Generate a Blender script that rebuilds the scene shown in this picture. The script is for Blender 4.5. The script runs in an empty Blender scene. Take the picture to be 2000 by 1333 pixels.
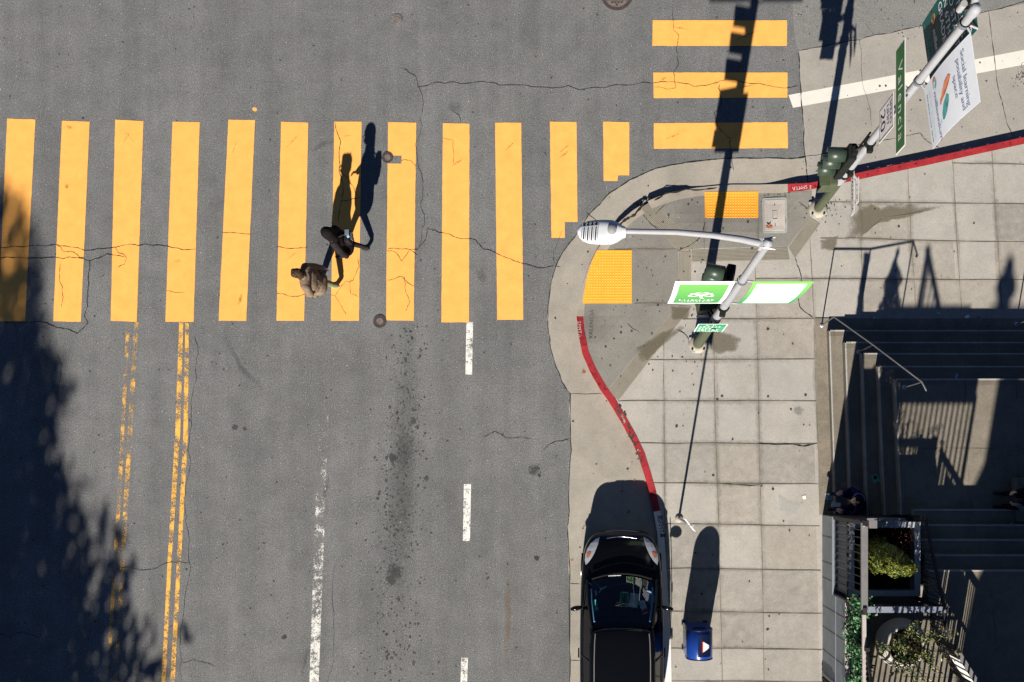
import bpy, bmesh, math, random
import numpy as np
from mathutils import Vector, Matrix, geometry
random.seed(7)
rng = np.random.default_rng(7)
R = math.radians
SC = bpy.context.scene
COL = SC.collection

# ------------------------------------------------------------------ camera, sky, sun, exposure
PXM, CAMH, NX, NY = 0.0112, 19.0, 1180.0, 935.0      # metres per photo pixel on the road, camera height, point straight below
cam = bpy.data.cameras.new('camera'); camo = bpy.data.objects.new('camera', cam); COL.objects.link(camo)
camo.location = (0, 0, CAMH)
cam.sensor_width = 36; cam.lens = CAMH / PXM / 2000 * 36
cam.shift_x = -(NX - 1000) / 2000; cam.shift_y = (NY - 666.5) / 2000
cam.clip_end = 2000
SC.camera = camo
SUN_EL = R(31); SUN_DIR = Vector((-.163, -.987, 0)).normalized() * math.cos(SUN_EL) + Vector((0, 0, math.sin(SUN_EL)))
world = bpy.data.worlds.new('World'); SC.world = world; world.use_nodes = True
wn = world.node_tree.nodes; wl = world.node_tree.links
sky = wn.new('ShaderNodeTexSky'); sky.sky_type = 'NISHITA'; sky.sun_disc = False
sky.air_density = .33; sky.dust_density = .05; sky.ozone_density = 4.0
sky.sun_elevation = SUN_EL; sky.sun_rotation = math.atan2(SUN_DIR.x, SUN_DIR.y)
wl.new(sky.outputs[0], wn['Background'].inputs[0]); wn['Background'].inputs[1].default_value = 0.05
sl = bpy.data.lights.new('sun', 'SUN'); sl.energy = 5.0; sl.angle = R(0.53); sl.color = (1, .93, .82)
so = bpy.data.objects.new('sun', sl); COL.objects.link(so)
so.rotation_euler = (-SUN_DIR).to_track_quat('-Z', 'Y').to_euler(); so.location = (0, -30, 40)
SC.view_settings.view_transform = 'Standard'; SC.view_settings.look = 'None'
SC.view_settings.exposure = 1.0; SC.view_settings.gamma = 1.0

def W(px, py, z=0.0):
    """the world point at height z that lies on the sight line through photo pixel (px, py)"""
    k = PXM * (CAMH - z) / CAMH
    return Vector(((px - NX) * k, (NY - py) * k, z))

# ------------------------------------------------------------------ materials
def new_mat(name):
    m = bpy.data.materials.new(name); m.use_nodes = True
    return m, m.node_tree.nodes, m.node_tree.links, m.node_tree.nodes['Principled BSDF']

def ramp(nodes, pts):
    r = nodes.new('ShaderNodeValToRGB')
    els = r.color_ramp.elements
    while len(els) < len(pts): els.new(0.5)
    for e, (p, c) in zip(els, pts):
        e.position = p; e.color = (*c, 1) if len(c) == 3 else c
    return r

def tex(nodes, links, kind, scale, coord, detail=4, rough=.55, stretch=None):
    t = nodes.new('ShaderNodeTex' + kind)
    t.inputs['Scale'].default_value = scale
    if kind == 'Noise':
        t.inputs['Detail'].default_value = detail; t.inputs['Roughness'].default_value = rough
    if stretch:
        mp = nodes.new('ShaderNodeMapping'); mp.inputs['Scale'].default_value = stretch
        links.new(coord, mp.inputs[0]); links.new(mp.outputs[0], t.inputs['Vector'])
    else:
        links.new(coord, t.inputs['Vector'])
    return t

def mix(nodes, links, a, b, fac, mode='MIX'):
    m = nodes.new('ShaderNodeMix'); m.data_type = 'RGBA'; m.blend_type = mode
    for sock, v in ((m.inputs[0], fac), (m.inputs[6], a), (m.inputs[7], b)):
        if hasattr(v, 'links') or isinstance(v, bpy.types.NodeSocket): links.new(v, sock)
        elif isinstance(v, (int, float)): sock.default_value = v
        else: sock.default_value = (*v, 1)
    return m.outputs[2]

def plain(name, col, rough=.6, metal=0, var=.12, vscale=9, coat=0, spec=.25, bump=0, bscale=60):
    m, n, l, b = new_mat(name)
    co = n.new('ShaderNodeTexCoord').outputs['Object']
    t = tex(n, l, 'Noise', vscale, co, 5, .6)
    r = ramp(n, [(.3, tuple(c * (1 - var) for c in col)), (.7, tuple(min(1, c * (1 + var)) for c in col))])
    l.new(t.outputs[0], r.inputs[0]); l.new(r.outputs[0], b.inputs['Base Color'])
    b.inputs['Roughness'].default_value = rough; b.inputs['Metallic'].default_value = metal
    b.inputs['Coat Weight'].default_value = coat; b.inputs['Specular IOR Level'].default_value = spec
    if bump:
        t2 = tex(n, l, 'Noise', bscale, co, 3); bp = n.new('ShaderNodeBump')
        bp.inputs['Strength'].default_value = bump; bp.inputs['Distance'].default_value = .004
        l.new(t2.outputs[0], bp.inputs['Height']); l.new(bp.outputs[0], b.inputs['Normal'])
    return m

def grain_mat(name, base, big=.12, grain=.25, speck=None, tint=None, gscale=150, rough=.9, bump=.35, tracks=0, warm=(1, 1, 1), midscale=2.2):
    """asphalt / concrete: broad blotches, mid mottling, fine aggregate grain and sparse light chips"""
    m, n, l, b = new_mat(name)
    co = n.new('ShaderNodeTexCoord').outputs['Object']
    base = Vector(base)
    t1 = tex(n, l, 'Noise', .45, co, 4, .6)
    r1 = ramp(n, [(.3, tuple(base * (1 - big))), (.7, tuple(base * (1 + big)))])
    l.new(t1.outputs[0], r1.inputs[0])
    t2 = tex(n, l, 'Noise', midscale, co, 7, .68)
    r2 = ramp(n, [(.32, (1 - big * 1.3,) * 3), (.55, (1, 1, 1)), (.75, tuple(1 + big * .8 * w for w in warm))])
    l.new(t2.outputs[0], r2.inputs[0])
    c = mix(n, l, r1.outputs[0], r2.outputs[0], 1.0, 'MULTIPLY')
    t3 = tex(n, l, 'Noise', gscale, co, 2, .7)
    r3 = ramp(n, [(.3, (1 - grain,) * 3), (.5, (1, 1, 1)), (.72, (1 + grain,) * 3)])
    l.new(t3.outputs[0], r3.inputs[0])
    c = mix(n, l, c, r3.outputs[0], 1.0, 'MULTIPLY')
    t5 = tex(n, l, 'Noise', 26, co, 4, .75)
    r5 = ramp(n, [(.3, (1 - grain * .45,) * 3), (.7, (1 + grain * .35,) * 3)])
    l.new(t5.outputs[0], r5.inputs[0])
    c = mix(n, l, c, r5.outputs[0], 1.0, 'MULTIPLY')
    if speck:
        v = tex(n, l, 'Voronoi', speck[0], co)
        rv = ramp(n, [(0, (1, 1, 1)), (speck[1], (1, 1, 1)), (speck[1] + .02, (0, 0, 0))])
        l.new(v.outputs['Distance'], rv.inputs[0])
        wn_ = n.new('ShaderNodeMath'); wn_.operation = 'GREATER_THAN'; wn_.inputs[1].default_value = speck[3]
        sp = n.new('ShaderNodeSeparateColor'); l.new(v.outputs['Color'], sp.inputs[0]); l.new(sp.outputs[0], wn_.inputs[0])
        mu = n.new('ShaderNodeMath'); mu.operation = 'MULTIPLY'
        l.new(rv.outputs[0], mu.inputs[0]); l.new(wn_.outputs[0], mu.inputs[1])
        c = mix(n, l, c, speck[2], mu.outputs[0])
    t6 = tex(n, l, 'Noise', 44, co, 2, .8)
    r6 = ramp(n, [(.34, (1 - grain * .62,) * 3), (.5, (1, 1, 1)), (.66, (1 + grain * .66,) * 3)])
    l.new(t6.outputs[0], r6.inputs[0])
    c = mix(n, l, c, r6.outputs[0], 1.0, 'MULTIPLY')
    if tracks:
        # tyre polish: faint lengthwise streaks along the traffic lanes
        t4 = tex(n, l, 'Noise', 1.0, co, 5, .65, stretch=(1.6, .11, 1))
        r4 = ramp(n, [(.3, (1 - tracks,) * 3), (.7, (1 + tracks * .7,) * 3)])
        l.new(t4.outputs[0], r4.inputs[0])
        c = mix(n, l, c, r4.outputs[0], 1.0, 'MULTIPLY')
    l.new(c, b.inputs['Base Color'])
    b.inputs['Roughness'].default_value = rough; b.inputs['Specular IOR Level'].default_value = .25
    bp = n.new('ShaderNodeBump'); bp.inputs['Strength'].default_value = bump; bp.inputs['Distance'].default_value = .006
    l.new(t3.outputs[0], bp.inputs['Height']); l.new(bp.outputs[0], b.inputs['Normal'])
    return m

def worn_mat(name, col, amount, scale=7, grad=None, rough=.75, var=.06, fine=55):
    """road paint that has flaked: where the noise is low the surface below shows"""
    m, n, l, b = new_mat(name)
    co = n.new('ShaderNodeTexCoord').outputs['Object']
    t0 = tex(n, l, 'Noise', 3.5, co, 6, .7)
    r0 = ramp(n, [(.3, tuple(c * (1 - var) for c in col)), (.7, tuple(min(1, c * (1 + var)) for c in col))])
    l.new(t0.outputs[0], r0.inputs[0]); l.new(r0.outputs[0], b.inputs['Base Color'])
    b.inputs['Roughness'].default_value = rough; b.inputs['Specular IOR Level'].default_value = .2
    if amount > 0:
        t1 = tex(n, l, 'Noise', scale, co, 5, .7); t2 = tex(n, l, 'Noise', fine, co, 3, .7)
        a = n.new('ShaderNodeMath'); a.operation = 'MULTIPLY_ADD'; a.inputs[1].default_value = .55
        l.new(t1.outputs[0], a.inputs[0])
        a2 = n.new('ShaderNodeMath'); a2.operation = 'MULTIPLY'; a2.inputs[1].default_value = .45
        l.new(t2.outputs[0], a2.inputs[0]); l.new(a2.outputs[0], a.inputs[2])
        src = a.outputs[0]
        if grad:                                   # (y where it is whole, y where it is gone)
            sx = n.new('ShaderNodeSeparateXYZ'); l.new(co, sx.inputs[0])
            mr = n.new('ShaderNodeMapRange'); mr.inputs[1].default_value = grad[0]; mr.inputs[2].default_value = grad[1]
            mr.inputs[3].default_value = .10; mr.inputs[4].default_value = -.10
            l.new(sx.outputs[1], mr.inputs[0])
            ad = n.new('ShaderNodeMath'); ad.operation = 'ADD'; l.new(src, ad.inputs[0]); l.new(mr.outputs[0], ad.inputs[1]); src = ad.outputs[0]
        r = ramp(n, [(amount - .015, (0, 0, 0)), (amount + .015, (1, 1, 1))])
        l.new(src, r.inputs[0])
        tr = n.new('ShaderNodeBsdfTransparent'); mx = n.new('ShaderNodeMixShader')
        l.new(r.outputs[0], mx.inputs[0]); l.new(tr.outputs[0], mx.inputs[1]); l.new(b.outputs[0], mx.inputs[2])
        l.new(mx.outputs[0], n['Material Output'].inputs[0])
    return m

def stain_mat(name, col, alpha, scale=9, soft=.2, weight=.62):
    m, n, l, b = new_mat(name)
    co = n.new('ShaderNodeTexCoord').outputs['Object']
    t = tex(n, l, 'Noise', scale, co, 6, .7)
    at = n.new('ShaderNodeAttribute'); at.attribute_name = 'fade'
    ad = n.new('ShaderNodeMath'); ad.operation = 'MULTIPLY_ADD'; ad.inputs[1].default_value = weight; l.new(at.outputs['Fac'], ad.inputs[0]); l.new(t.outputs[0], ad.inputs[2])
    r = ramp(n, [(.86 - soft, (0, 0, 0)), (.86 + soft, (alpha,) * 3)]); l.new(ad.outputs[0], r.inputs[0])
    b.inputs['Base Color'].default_value = (*col, 1); b.inputs['Roughness'].default_value = .85; b.inputs['Specular IOR Level'].default_value = .2
    tr = n.new('ShaderNodeBsdfTransparent'); mx = n.new('ShaderNodeMixShader')
    l.new(r.outputs[0], mx.inputs[0]); l.new(tr.outputs[0], mx.inputs[1]); l.new(b.outputs[0], mx.inputs[2])
    l.new(mx.outputs[0], n['Material Output'].inputs[0])
    return m

def leaf_mat(name, a, b_):
    m, n, l, b = new_mat(name)
    co = n.new('ShaderNodeTexCoord').outputs['Object']
    t = tex(n, l, 'Noise', 11, co, 3, .7)
    r = ramp(n, [(.3, a), (.7, b_)]); l.new(t.outputs[0], r.inputs[0]); l.new(r.outputs[0], b.inputs['Base Color'])
    b.inputs['Roughness'].default_value = .5
    return m

def glass_mat(name, tint, refl=.06, clear=.75):
    m, n, l, b = new_mat(name)
    tr = n.new('ShaderNodeBsdfTransparent'); tr.inputs[0].default_value = (*tint, 1)
    gl = n.new('ShaderNodeBsdfGlossy'); gl.inputs['Roughness'].default_value = .02
    fr = n.new('ShaderNodeFresnel'); fr.inputs[0].default_value = 1.5
    ad = n.new('ShaderNodeMath'); ad.operation = 'ADD'; ad.inputs[1].default_value = refl; l.new(fr.outputs[0], ad.inputs[0])
    mx = n.new('ShaderNodeMixShader'); l.new(ad.outputs[0], mx.inputs[0]); l.new(tr.outputs[0], mx.inputs[1]); l.new(gl.outputs[0], mx.inputs[2])
    l.new(mx.outputs[0], n['Material Output'].inputs[0])
    return m

def grad_mat(name, c0, c1, axis, lo, hi, rough=.6):
    """a print whose ink changes from c0 to c1 along one axis of the object (0 x, 1 y, 2 z)"""
    m, n, l, b = new_mat(name)
    co = n.new('ShaderNodeTexCoord').outputs['Object']
    sx = n.new('ShaderNodeSeparateXYZ'); l.new(co, sx.inputs[0])
    mr = n.new('ShaderNodeMapRange'); mr.inputs[1].default_value = lo; mr.inputs[2].default_value = hi; l.new(sx.outputs[axis], mr.inputs[0])
    r = ramp(n, [(0, c0), (1, c1)]); l.new(mr.outputs[0], r.inputs[0]); l.new(r.outputs[0], b.inputs['Base Color'])
    b.inputs['Roughness'].default_value = rough
    return m

M = {}
M['asphalt'] = grain_mat('asphalt', (.140, .142, .145), .12, .60, (26, .17, (.30, .30, .29), .80), tracks=.17, gscale=95, warm=(1, 1, 1))
M['asphalt_light'] = grain_mat('asphalt_light', (.175, .174, .170), .07, .36, (26, .17, (.36, .35, .34), .80), gscale=95)
M['concrete'] = grain_mat('concrete', (.345, .327, .300), .09, .15, (48, .13, (.14, .125, .10), .93), warm=(1.3, 1.0, .7))
M['concrete_road'] = grain_mat('concrete_road', (.295, .278, .252), .08, .16, (60, .12, (.13, .12, .10), .93), warm=(1.2, 1, .8))
M['concrete_gutter'] = grain_mat('concrete_gutter', (.300, .277, .240), .12, .16, (55, .13, (.13, .115, .09), .92), warm=(1.3, 1, .7))
M['concrete_dark'] = grain_mat('concrete_dark', (.200, .190, .172), .10, .2, (90, .15, (.30, .29, .27), .86), gscale=120)
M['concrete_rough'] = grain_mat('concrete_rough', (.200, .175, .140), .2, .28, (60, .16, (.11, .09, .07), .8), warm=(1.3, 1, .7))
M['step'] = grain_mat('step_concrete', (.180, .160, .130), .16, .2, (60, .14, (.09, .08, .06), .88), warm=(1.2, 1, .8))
M['nosing'] = grain_mat('step_nosing', (.37, .36, .34), .15, .2)
M['groove'] = grain_mat('grooved_concrete', (.250, .230, .190), .08, .12)
M['joint'] = plain('joint_dirt', (.150, .130, .102), .95, var=.4, vscale=3)
M['crack'] = plain('crack_dark', (.022, .020, .018), .95, var=.4, vscale=5)
M['speck'] = plain('tar_speck', (.050, .050, .050), .9, var=.4, vscale=3)
M['gum'] = plain('gum_spot', (.045, .043, .042), .9, var=.5, vscale=5)
M['chip'] = plain('pale_chip', (.5, .48, .44), .8)
def veil(name, col, alpha):
    m, n, l, b = new_mat(name); b.inputs['Base Color'].default_value = (*col, 1); b.inputs['Roughness'].default_value = .9
    tr = n.new('ShaderNodeBsdfTransparent'); mx = n.new('ShaderNodeMixShader'); co = n.new('ShaderNodeTexCoord').outputs['Object']; t = tex(n, l, 'Noise', 6, co, 6, .7)
    r = ramp(n, [(.3, (alpha * .3,) * 3), (.7, (alpha * 1.7,) * 3)]); l.new(t.outputs[0], r.inputs[0]); l.new(r.outputs[0], mx.inputs[0])
    l.new(tr.outputs[0], mx.inputs[1]); l.new(b.outputs[0], mx.inputs[2]); l.new(mx.outputs[0], n['Material Output'].inputs[0]); return m
M['slab_dark'] = veil('slab_dark', (.13, .115, .09), .15); M['slab_mid'] = veil('slab_mid', (.18, .165, .14), .11); M['slab_warm'] = veil('slab_warm', (.30, .24, .17), .14); M['slab_pale'] = veil('slab_pale', (.50, .49, .47), .13)
M['oil'] = stain_mat('oil_smear', (.06, .06, .058), .30, 14, .30, .46)
M['tyre_scuff'] = stain_mat('tyre_scuff', (.13, .085, .04), .6, 30, .12, .40)
M['wet'] = stain_mat('damp_patch', (.13, .11, .075), .55, 4, .2)
M['grime'] = stain_mat('joint_grime', (.11, .095, .07), .24, 9, .3, .42)
M['chalk'] = stain_mat('chalky_patch', (.42, .42, .40), .5, 12, .2, .5)
M['rust'] = stain_mat('rust_smear', (.20, .12, .06), .25, 6, .3)
M['yellow'] = worn_mat('yellow_paint', (.82, .385, .092), .335, 3.0, var=.09)
M['yellow_worn'] = worn_mat('yellow_paint_worn', (.74, .40, .085), .490, 3.2, fine=60)
M['yellow_faded'] = worn_mat('yellow_paint_faded', (.62, .36, .10), .532, 3.2, fine=60)
M['white_faded'] = worn_mat('white_paint_faded', (.62, .61, .58), .530, 5, grad=(-6.3, 2.4), fine=60)
M['white_dash'] = worn_mat('white_paint_dash', (.66, .65, .62), .455, 6, fine=60)
M['white_line'] = worn_mat('white_paint_line', (.60, .585, .54), .335, 4)
M['tactile'] = plain('tactile_yellow', (.84, .355, .030), .65, var=.07, vscale=5)
M['tactile_dome'] = plain('tactile_dome', (.88, .43, .11), .6, var=.1)
M['red'] = worn_mat('red_curb_paint', (.29, .022, .028), .42, 9, var=.28)
M['white_curb'] = worn_mat('white_curb_paint', (.62, .62, .62), .36, 9, var=.08)
M['curb'] = grain_mat('curb_concrete', (.315, .280, .235), .12, .15)
M['stencil_white'] = worn_mat('stencil_white', (.62, .52, .50), .44, 12)
M['stencil_black'] = plain('stencil_black', (.02, .02, .02), .8)
M['emboss'] = plain('stamped_letter', (.105, .098, .086), .95)
M['white_metal'] = plain('white_metal', (.265, .272, .292), .55, var=.06, spec=.25)
M['lamp_white'] = plain('lamp_white', (.50, .515, .55), .5, var=.05, spec=.25)
M['grey_metal'] = plain('grey_metal', (.34, .37, .42), .4, metal=.35, var=.05)
M['galv'] = plain('galvanised', (.50, .50, .51), .45, metal=.5, var=.12)
M['green_metal'] = plain('olive_green_paint', (.058, .070, .040), .5, var=.15)
M['signal_green'] = plain('signal_green', (.026, .042, .030), .42, var=.2, spec=.5)
M['signal_dark'] = plain('signal_dark', (.012, .014, .013), .5, spec=.06)
M['rail_steel'] = plain('rail_steel', (.085, .085, .09), .5, metal=.2, var=.2)
M['black'] = plain('black_plastic', (.012, .012, .013), .55)
M['iron'] = plain('cast_iron', (.055, .043, .044), .7, var=.3, vscale=20, bump=.4)
M['iron_light'] = plain('cast_iron_worn', (.15, .12, .11), .7, var=.3, vscale=30)
M['sign_green'] = plain('sign_green', (.012, .235, .105), .5, var=.04)
M['street_green'] = plain('street_sign_green', (.010, .150, .045), .5, var=.25, vscale=2)
M['sign_white'] = plain('sign_white', (.80, .80, .80), .5, var=.03)
M['sign_black'] = plain('sign_black', (.012, .012, .02), .5)
M['sign_grey'] = plain('sign_back', (.20, .20, .21), .5)
M['teal'] = plain('teal_print', (.004, .095, .090), .6, var=.2, vscale=2)
M['dark_print'] = plain('dark_brown_print', (.045, .034, .026), .6, var=.3, vscale=3)
M['orange_print'] = plain('orange_print', (.55, .19, .09), .6, var=.3, vscale=6)
M['teal_light'] = plain('pale_teal_print', (.06, .27, .27), .6, var=.4, vscale=8)
M['ink_blue'] = plain('ink_blue', (.19, .23, .34), .6)
M['ink_pale'] = plain('ink_pale', (.55, .64, .72), .6)
M['cloth_white'] = plain('banner_white', (.86, .87, .88), .7, var=.02)
M['cloth_pale'] = plain('banner_pale', (.66, .69, .74), .7, var=.03)
M['cloth_green'] = plain('banner_green', (.12, .43, .11), .7, var=.05)
M['box_lid'] = grain_mat('box_lid', (.44, .40, .36), .08, .08, gscale=220)
M['box_frame'] = plain('box_frame', (.30, .31, .30), .7, var=.1)
M['car_paint'] = plain('car_paint', (.0030, .0034, .0046), .16, var=.05, coat=.12, spec=.28)
M['car_trim'] = plain('car_trim', (.012, .012, .013), .5)
M['chrome'] = plain('chrome', (.6, .6, .62), .2, metal=1, var=.02)
M['glass'] = glass_mat('windscreen', (.66, .84, .95), .03)  # blue tint stands in for sky reflection on the glass
M['glass_side'] = glass_mat('side_glass', (.07, .08, .07), .03)
M['lens'] = plain('headlight_lens', (.40, .41, .44), .25, coat=.6)
M['amber'] = plain('amber_lens', (.45, .15, .08), .3, coat=.5)
M['tyre'] = plain('tyre', (.012, .012, .012), .85, spec=.06)
M['dash'] = plain('dashboard', (.006, .016, .032), .8, spec=.06)  # navy tint paints in the sky mirrored by the windscreen
M['seat'] = plain('seat_fabric', (.028, .028, .032), .9)
M['blue_box'] = plain('mailbox_blue', (.008, .036, .21), .3, var=.1, coat=.3)
M['blue_dark'] = plain('mailbox_dark', (.004, .010, .042), .4)
M['red_print'] = plain('red_print', (.55, .04, .03), .5)
M['paper_white'] = plain('paper_white', (.78, .77, .72), .7, var=.04)
M['paper_blue'] = plain('paper_blue', (.26, .46, .68), .7)
M['paper_green'] = plain('paper_green', (.02, .22, .05), .6)
M['paper_teal'] = plain('paper_teal', (.08, .46, .36), .7)
M['wall_paint'] = plain('wall_grey_paint', (.165, .185, .200), .6, var=.15, vscale=3)
M['wall_edge'] = plain('wall_edge', (.42, .37, .36), .6)
M['fence_dark'] = plain('fence_dark', (.035, .032, .034), .5, var=.2, spec=.06)
M['fence_grey'] = plain('fence_grey', (.17, .165, .165), .5, var=.1)
M['rail_blue'] = plain('rail_painted', (.20, .22, .27), .5, var=.1)
M['rim'] = plain('planter_rim', (.40, .41, .44), .6, var=.1)
M['soil'] = plain('soil', (.014, .010, .007), .95, var=.4, vscale=25, spec=.06)
M['pot'] = grain_mat('pot_concrete', (.42, .39, .35), .1, .1)
M['leaf_conifer'] = leaf_mat('leaf_conifer', (.06, .095, .006), (.24, .25, .012))
M['leaf_dark'] = leaf_mat('leaf_dark', (.010, .028, .008), (.026, .058, .014))
M['leaf_ivy'] = leaf_mat('leaf_ivy', (.020, .10, .028), (.06, .22, .065))
M['leaf_shrub'] = leaf_mat('leaf_shrub', (.07, .10, .022), (.24, .23, .055))
M['leaf_red'] = leaf_mat('leaf_red', (.24, .06, .03), (.36, .13, .05))
M['bark'] = plain('bark', (.07, .05, .035), .9, var=.4, vscale=14)
M['stucco'] = grain_mat('stucco', (.36, .33, .29), .06, .1)
M['roofing'] = plain('roofing', (.16, .155, .15), .9)
M['pane_dark'] = plain('window_glass', (.02, .025, .03), .08)
M['skin'] = plain('skin', (.56, .32, .23), .55, var=.05)
M['hair_black'] = plain('hair_black', (.008, .007, .007), .8, var=.4, vscale=50, spec=.06)
M['hair_brown'] = plain('hair_brown', (.050, .031, .019), .75, var=.4, vscale=60, spec=.06)
M['cloth_black'] = plain('coat_black', (.012, .010, .011), .85, var=.4, vscale=14, bump=.6, bscale=22, spec=.06)
M['cloth_black_sleeve'] = plain('sleeve_black', (.020, .017, .018), .85, var=.3, vscale=14, bump=.6, bscale=22, spec=.06)
M['cloth_brown'] = plain('jacket_brown', (.165, .120, .086), .85, var=.25, vscale=12, bump=.7, bscale=16, spec=.06)
M['cloth_olive'] = plain('trousers_olive', (.15, .175, .085), .85, var=.2, vscale=14, spec=.06)
M['cloth_blue'] = plain('cuff_blue', (.16, .24, .46), .85)
M['cloth_navy'] = plain('navy_cloth', (.008, .012, .05), .85, spec=.06)
M['cloth_grey'] = plain('grey_sleeve', (.14, .15, .17), .85, var=.3, spec=.06)
M['shoe'] = plain('shoe', (.025, .022, .022), .6)
M['shoe_tan'] = plain('shoe_tan', (.42, .24, .18), .6)
M['bag_cloth'] = plain('bag_cloth', (.016, .015, .017), .7, var=.4, spec=.06)
M['bag_strap'] = plain('bag_strap', (.05, .045, .045), .7)
M['bag_grey'] = plain('bag_pocket', (.12, .14, .17), .6)
M['bulb'] = plain('bulb_glass', (.8, .78, .7), .2)
M['cardboard'] = plain('cardboard', (.25, .17, .14), .8)

# ------------------------------------------------------------------ mesh builder
_tc = {}
def text_shape(s, spacing=1.0):
    """2-D faces of a word: verts (n,2) with cap height 1, starting at x = 0"""
    key = (s, spacing)
    if key in _tc: return _tc[key]
    cu = bpy.data.curves.new('t', 'FONT'); cu.body = s; cu.size = 1; cu.space_character = spacing; cu.resolution_u = 3
    ob = bpy.data.objects.new('t', cu); COL.objects.link(ob)
    dg = bpy.context.evaluated_depsgraph_get(); me = bpy.data.meshes.new_from_object(ob.evaluated_get(dg))
    v = [(p.co.x, p.co.y) for p in me.vertices]; f = [tuple(p.vertices) for p in me.polygons]
    bpy.data.objects.remove(ob); bpy.data.curves.remove(cu); bpy.data.meshes.remove(me)
    if v:
        x0 = min(p[0] for p in v); k = 1 / .72
        v = [((p[0] - x0) * k, p[1] * k) for p in v]
    _tc[key] = (v, f)
    return _tc[key]

class MB:
    def __init__(s): s.v = []; s.f = []; s.m = []; s.mats = []; s.sm = []; s.fade = {}
    def mi(s, m):
        if m not in s.mats: s.mats.append(m)
        return s.mats.index(m)
    def add(s, vs, fs, m, smooth=False):
        o = len(s.v); i = s.mi(m); s.v += [tuple(p) for p in vs]
        for f in fs: s.f.append(tuple(o + k for k in f)); s.m.append(i); s.sm.append(smooth)
    def poly(s, pts, m): s.add(pts, [tuple(range(len(pts)))], m)
    def box(s, c, size, m, rot=None, bev=0):
        hx, hy, hz = (a / 2 for a in size)
        if bev > 0:
            bm = bmesh.new(); bmesh.ops.create_cube(bm, size=1)
            for v in bm.verts: v.co = Vector((v.co.x * size[0], v.co.y * size[1], v.co.z * size[2]))
            bmesh.ops.bevel(bm, geom=bm.edges[:], offset=bev, segments=2, affect='EDGES', profile=.6)
            vs = [v.co.copy() for v in bm.verts]; bm.verts.index_update(); fs = [tuple(v.index for v in f.verts) for f in bm.faces]; bm.free()
        else:
            vs = [Vector((x, y, z)) for x in (-hx, hx) for y in (-hy, hy) for z in (-hz, hz)]
            fs = [(0, 1, 3, 2), (4, 6, 7, 5), (0, 4, 5, 1), (2, 3, 7, 6), (0, 2, 6, 4), (1, 5, 7, 3)]
        if rot is not None: vs = [rot @ v for v in vs]
        s.add([Vector(c) + v for v in vs], fs, m, False)
    def bar(s, a, b, w, h, m):
        a, b = Vector(a), Vector(b); d = b - a
        q = d.to_track_quat('X', 'Z').to_matrix()
        s.box((a + b) / 2, (d.length, w, h), m, q)
    def tube(s, path, r, m, seg=10, cap=True, smooth=True):
        path = [Vector(p) for p in path]; n = len(path)
        rs = list(r) if hasattr(r, '__len__') else [r] * n
        t = [(path[min(i + 1, n - 1)] - path[max(i - 1, 0)]).normalized() for i in range(n)]
        u = t[0].orthogonal().normalized(); vs = []
        for i in range(n):
            u = (u - t[i] * u.dot(t[i])).normalized(); w = t[i].cross(u)
            for k in range(seg):
                a = 2 * math.pi * k / seg
                vs.append(path[i] + (u * math.cos(a) + w * math.sin(a)) * rs[i])
        fs = [(i * seg + k, i * seg + (k + 1) % seg, (i + 1) * seg + (k + 1) % seg, (i + 1) * seg + k) for i in range(n - 1) for k in range(seg)]
        s.add(vs, fs, m, smooth)
        if cap: s.add(vs[:seg][::-1], [tuple(range(seg))], m); s.add(vs[-seg:], [tuple(range(seg))], m)
    def lathe(s, prof, c, m, seg=32, smooth=True):
        c = Vector(c); vs = []
        for (r, z) in prof:
            for k in range(seg):
                a = 2 * math.pi * k / seg; vs.append(c + Vector((r * math.cos(a), r * math.sin(a), z)))
        fs = [(i * seg + k, i * seg + (k + 1) % seg, (i + 1) * seg + (k + 1) % seg, (i + 1) * seg + k) for i in range(len(prof) - 1) for k in range(seg)]
        s.add(vs, fs, m, smooth)
        if prof[-1][0] > 1e-4: s.add(vs[-seg:], [tuple(range(seg))], m)
    def prism(s, pts, up, m, smooth=False):
        """pts: outline points; up: vector the outline is extruded by"""
        n = len(pts); a = [Vector(p) for p in pts]; b = [p + Vector(up) for p in a]
        s.add(a + b, [tuple(range(n))[::-1], tuple(range(n, 2 * n))], m)
        s.add(a + b, [(i, (i + 1) % n, n + (i + 1) % n, n + i) for i in range(n)], m, smooth)
    def build(s, name, parent=None, solid=0):
        me = bpy.data.meshes.new(name); me.from_pydata(s.v, [], s.f)
        for k in s.mats: me.materials.append(M[k])
        me.polygons.foreach_set('material_index', s.m); me.polygons.foreach_set('use_smooth', s.sm); me.update()
        if s.fade:
            at = me.attributes.new('fade', 'FLOAT', 'POINT')
            for k, v in s.fade.items(): at.data[k].value = v
        ob = bpy.data.objects.new(name, me); COL.objects.link(ob)
        if parent is not None: ob.parent = parent; ob.matrix_parent_inverse = parent.matrix_basis.inverted() if False else Matrix()
        if solid:
            md = ob.modifiers.new('thick', 'SOLIDIFY'); md.thickness = solid; md.offset = -1
        return ob

def tag(o, label=None, cat=None, group=None, kind=None):
    if label: o['label'] = label
    if cat: o['category'] = cat
    if group: o['group'] = group
    if kind: o['kind'] = kind
    return o

def thing(name, label, cat, loc=(0, 0, 0), group=None):
    o = bpy.data.objects.new(name, None); COL.objects.link(o); o.location = loc; o.empty_display_size = .2
    return tag(o, label, cat, group)

def part(mb, name, root, solid=0, label=None):
    """a child mesh whose vertices were written in world coordinates"""
    loc = root.location; p = root.parent
    while p is not None: loc = loc + p.location; p = p.parent
    mb.v = [(x - loc.x, y - loc.y, z - loc.z) for x, y, z in mb.v]
    o = mb.build(name, root, solid)
    if label: o['label'] = label
    return o

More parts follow.
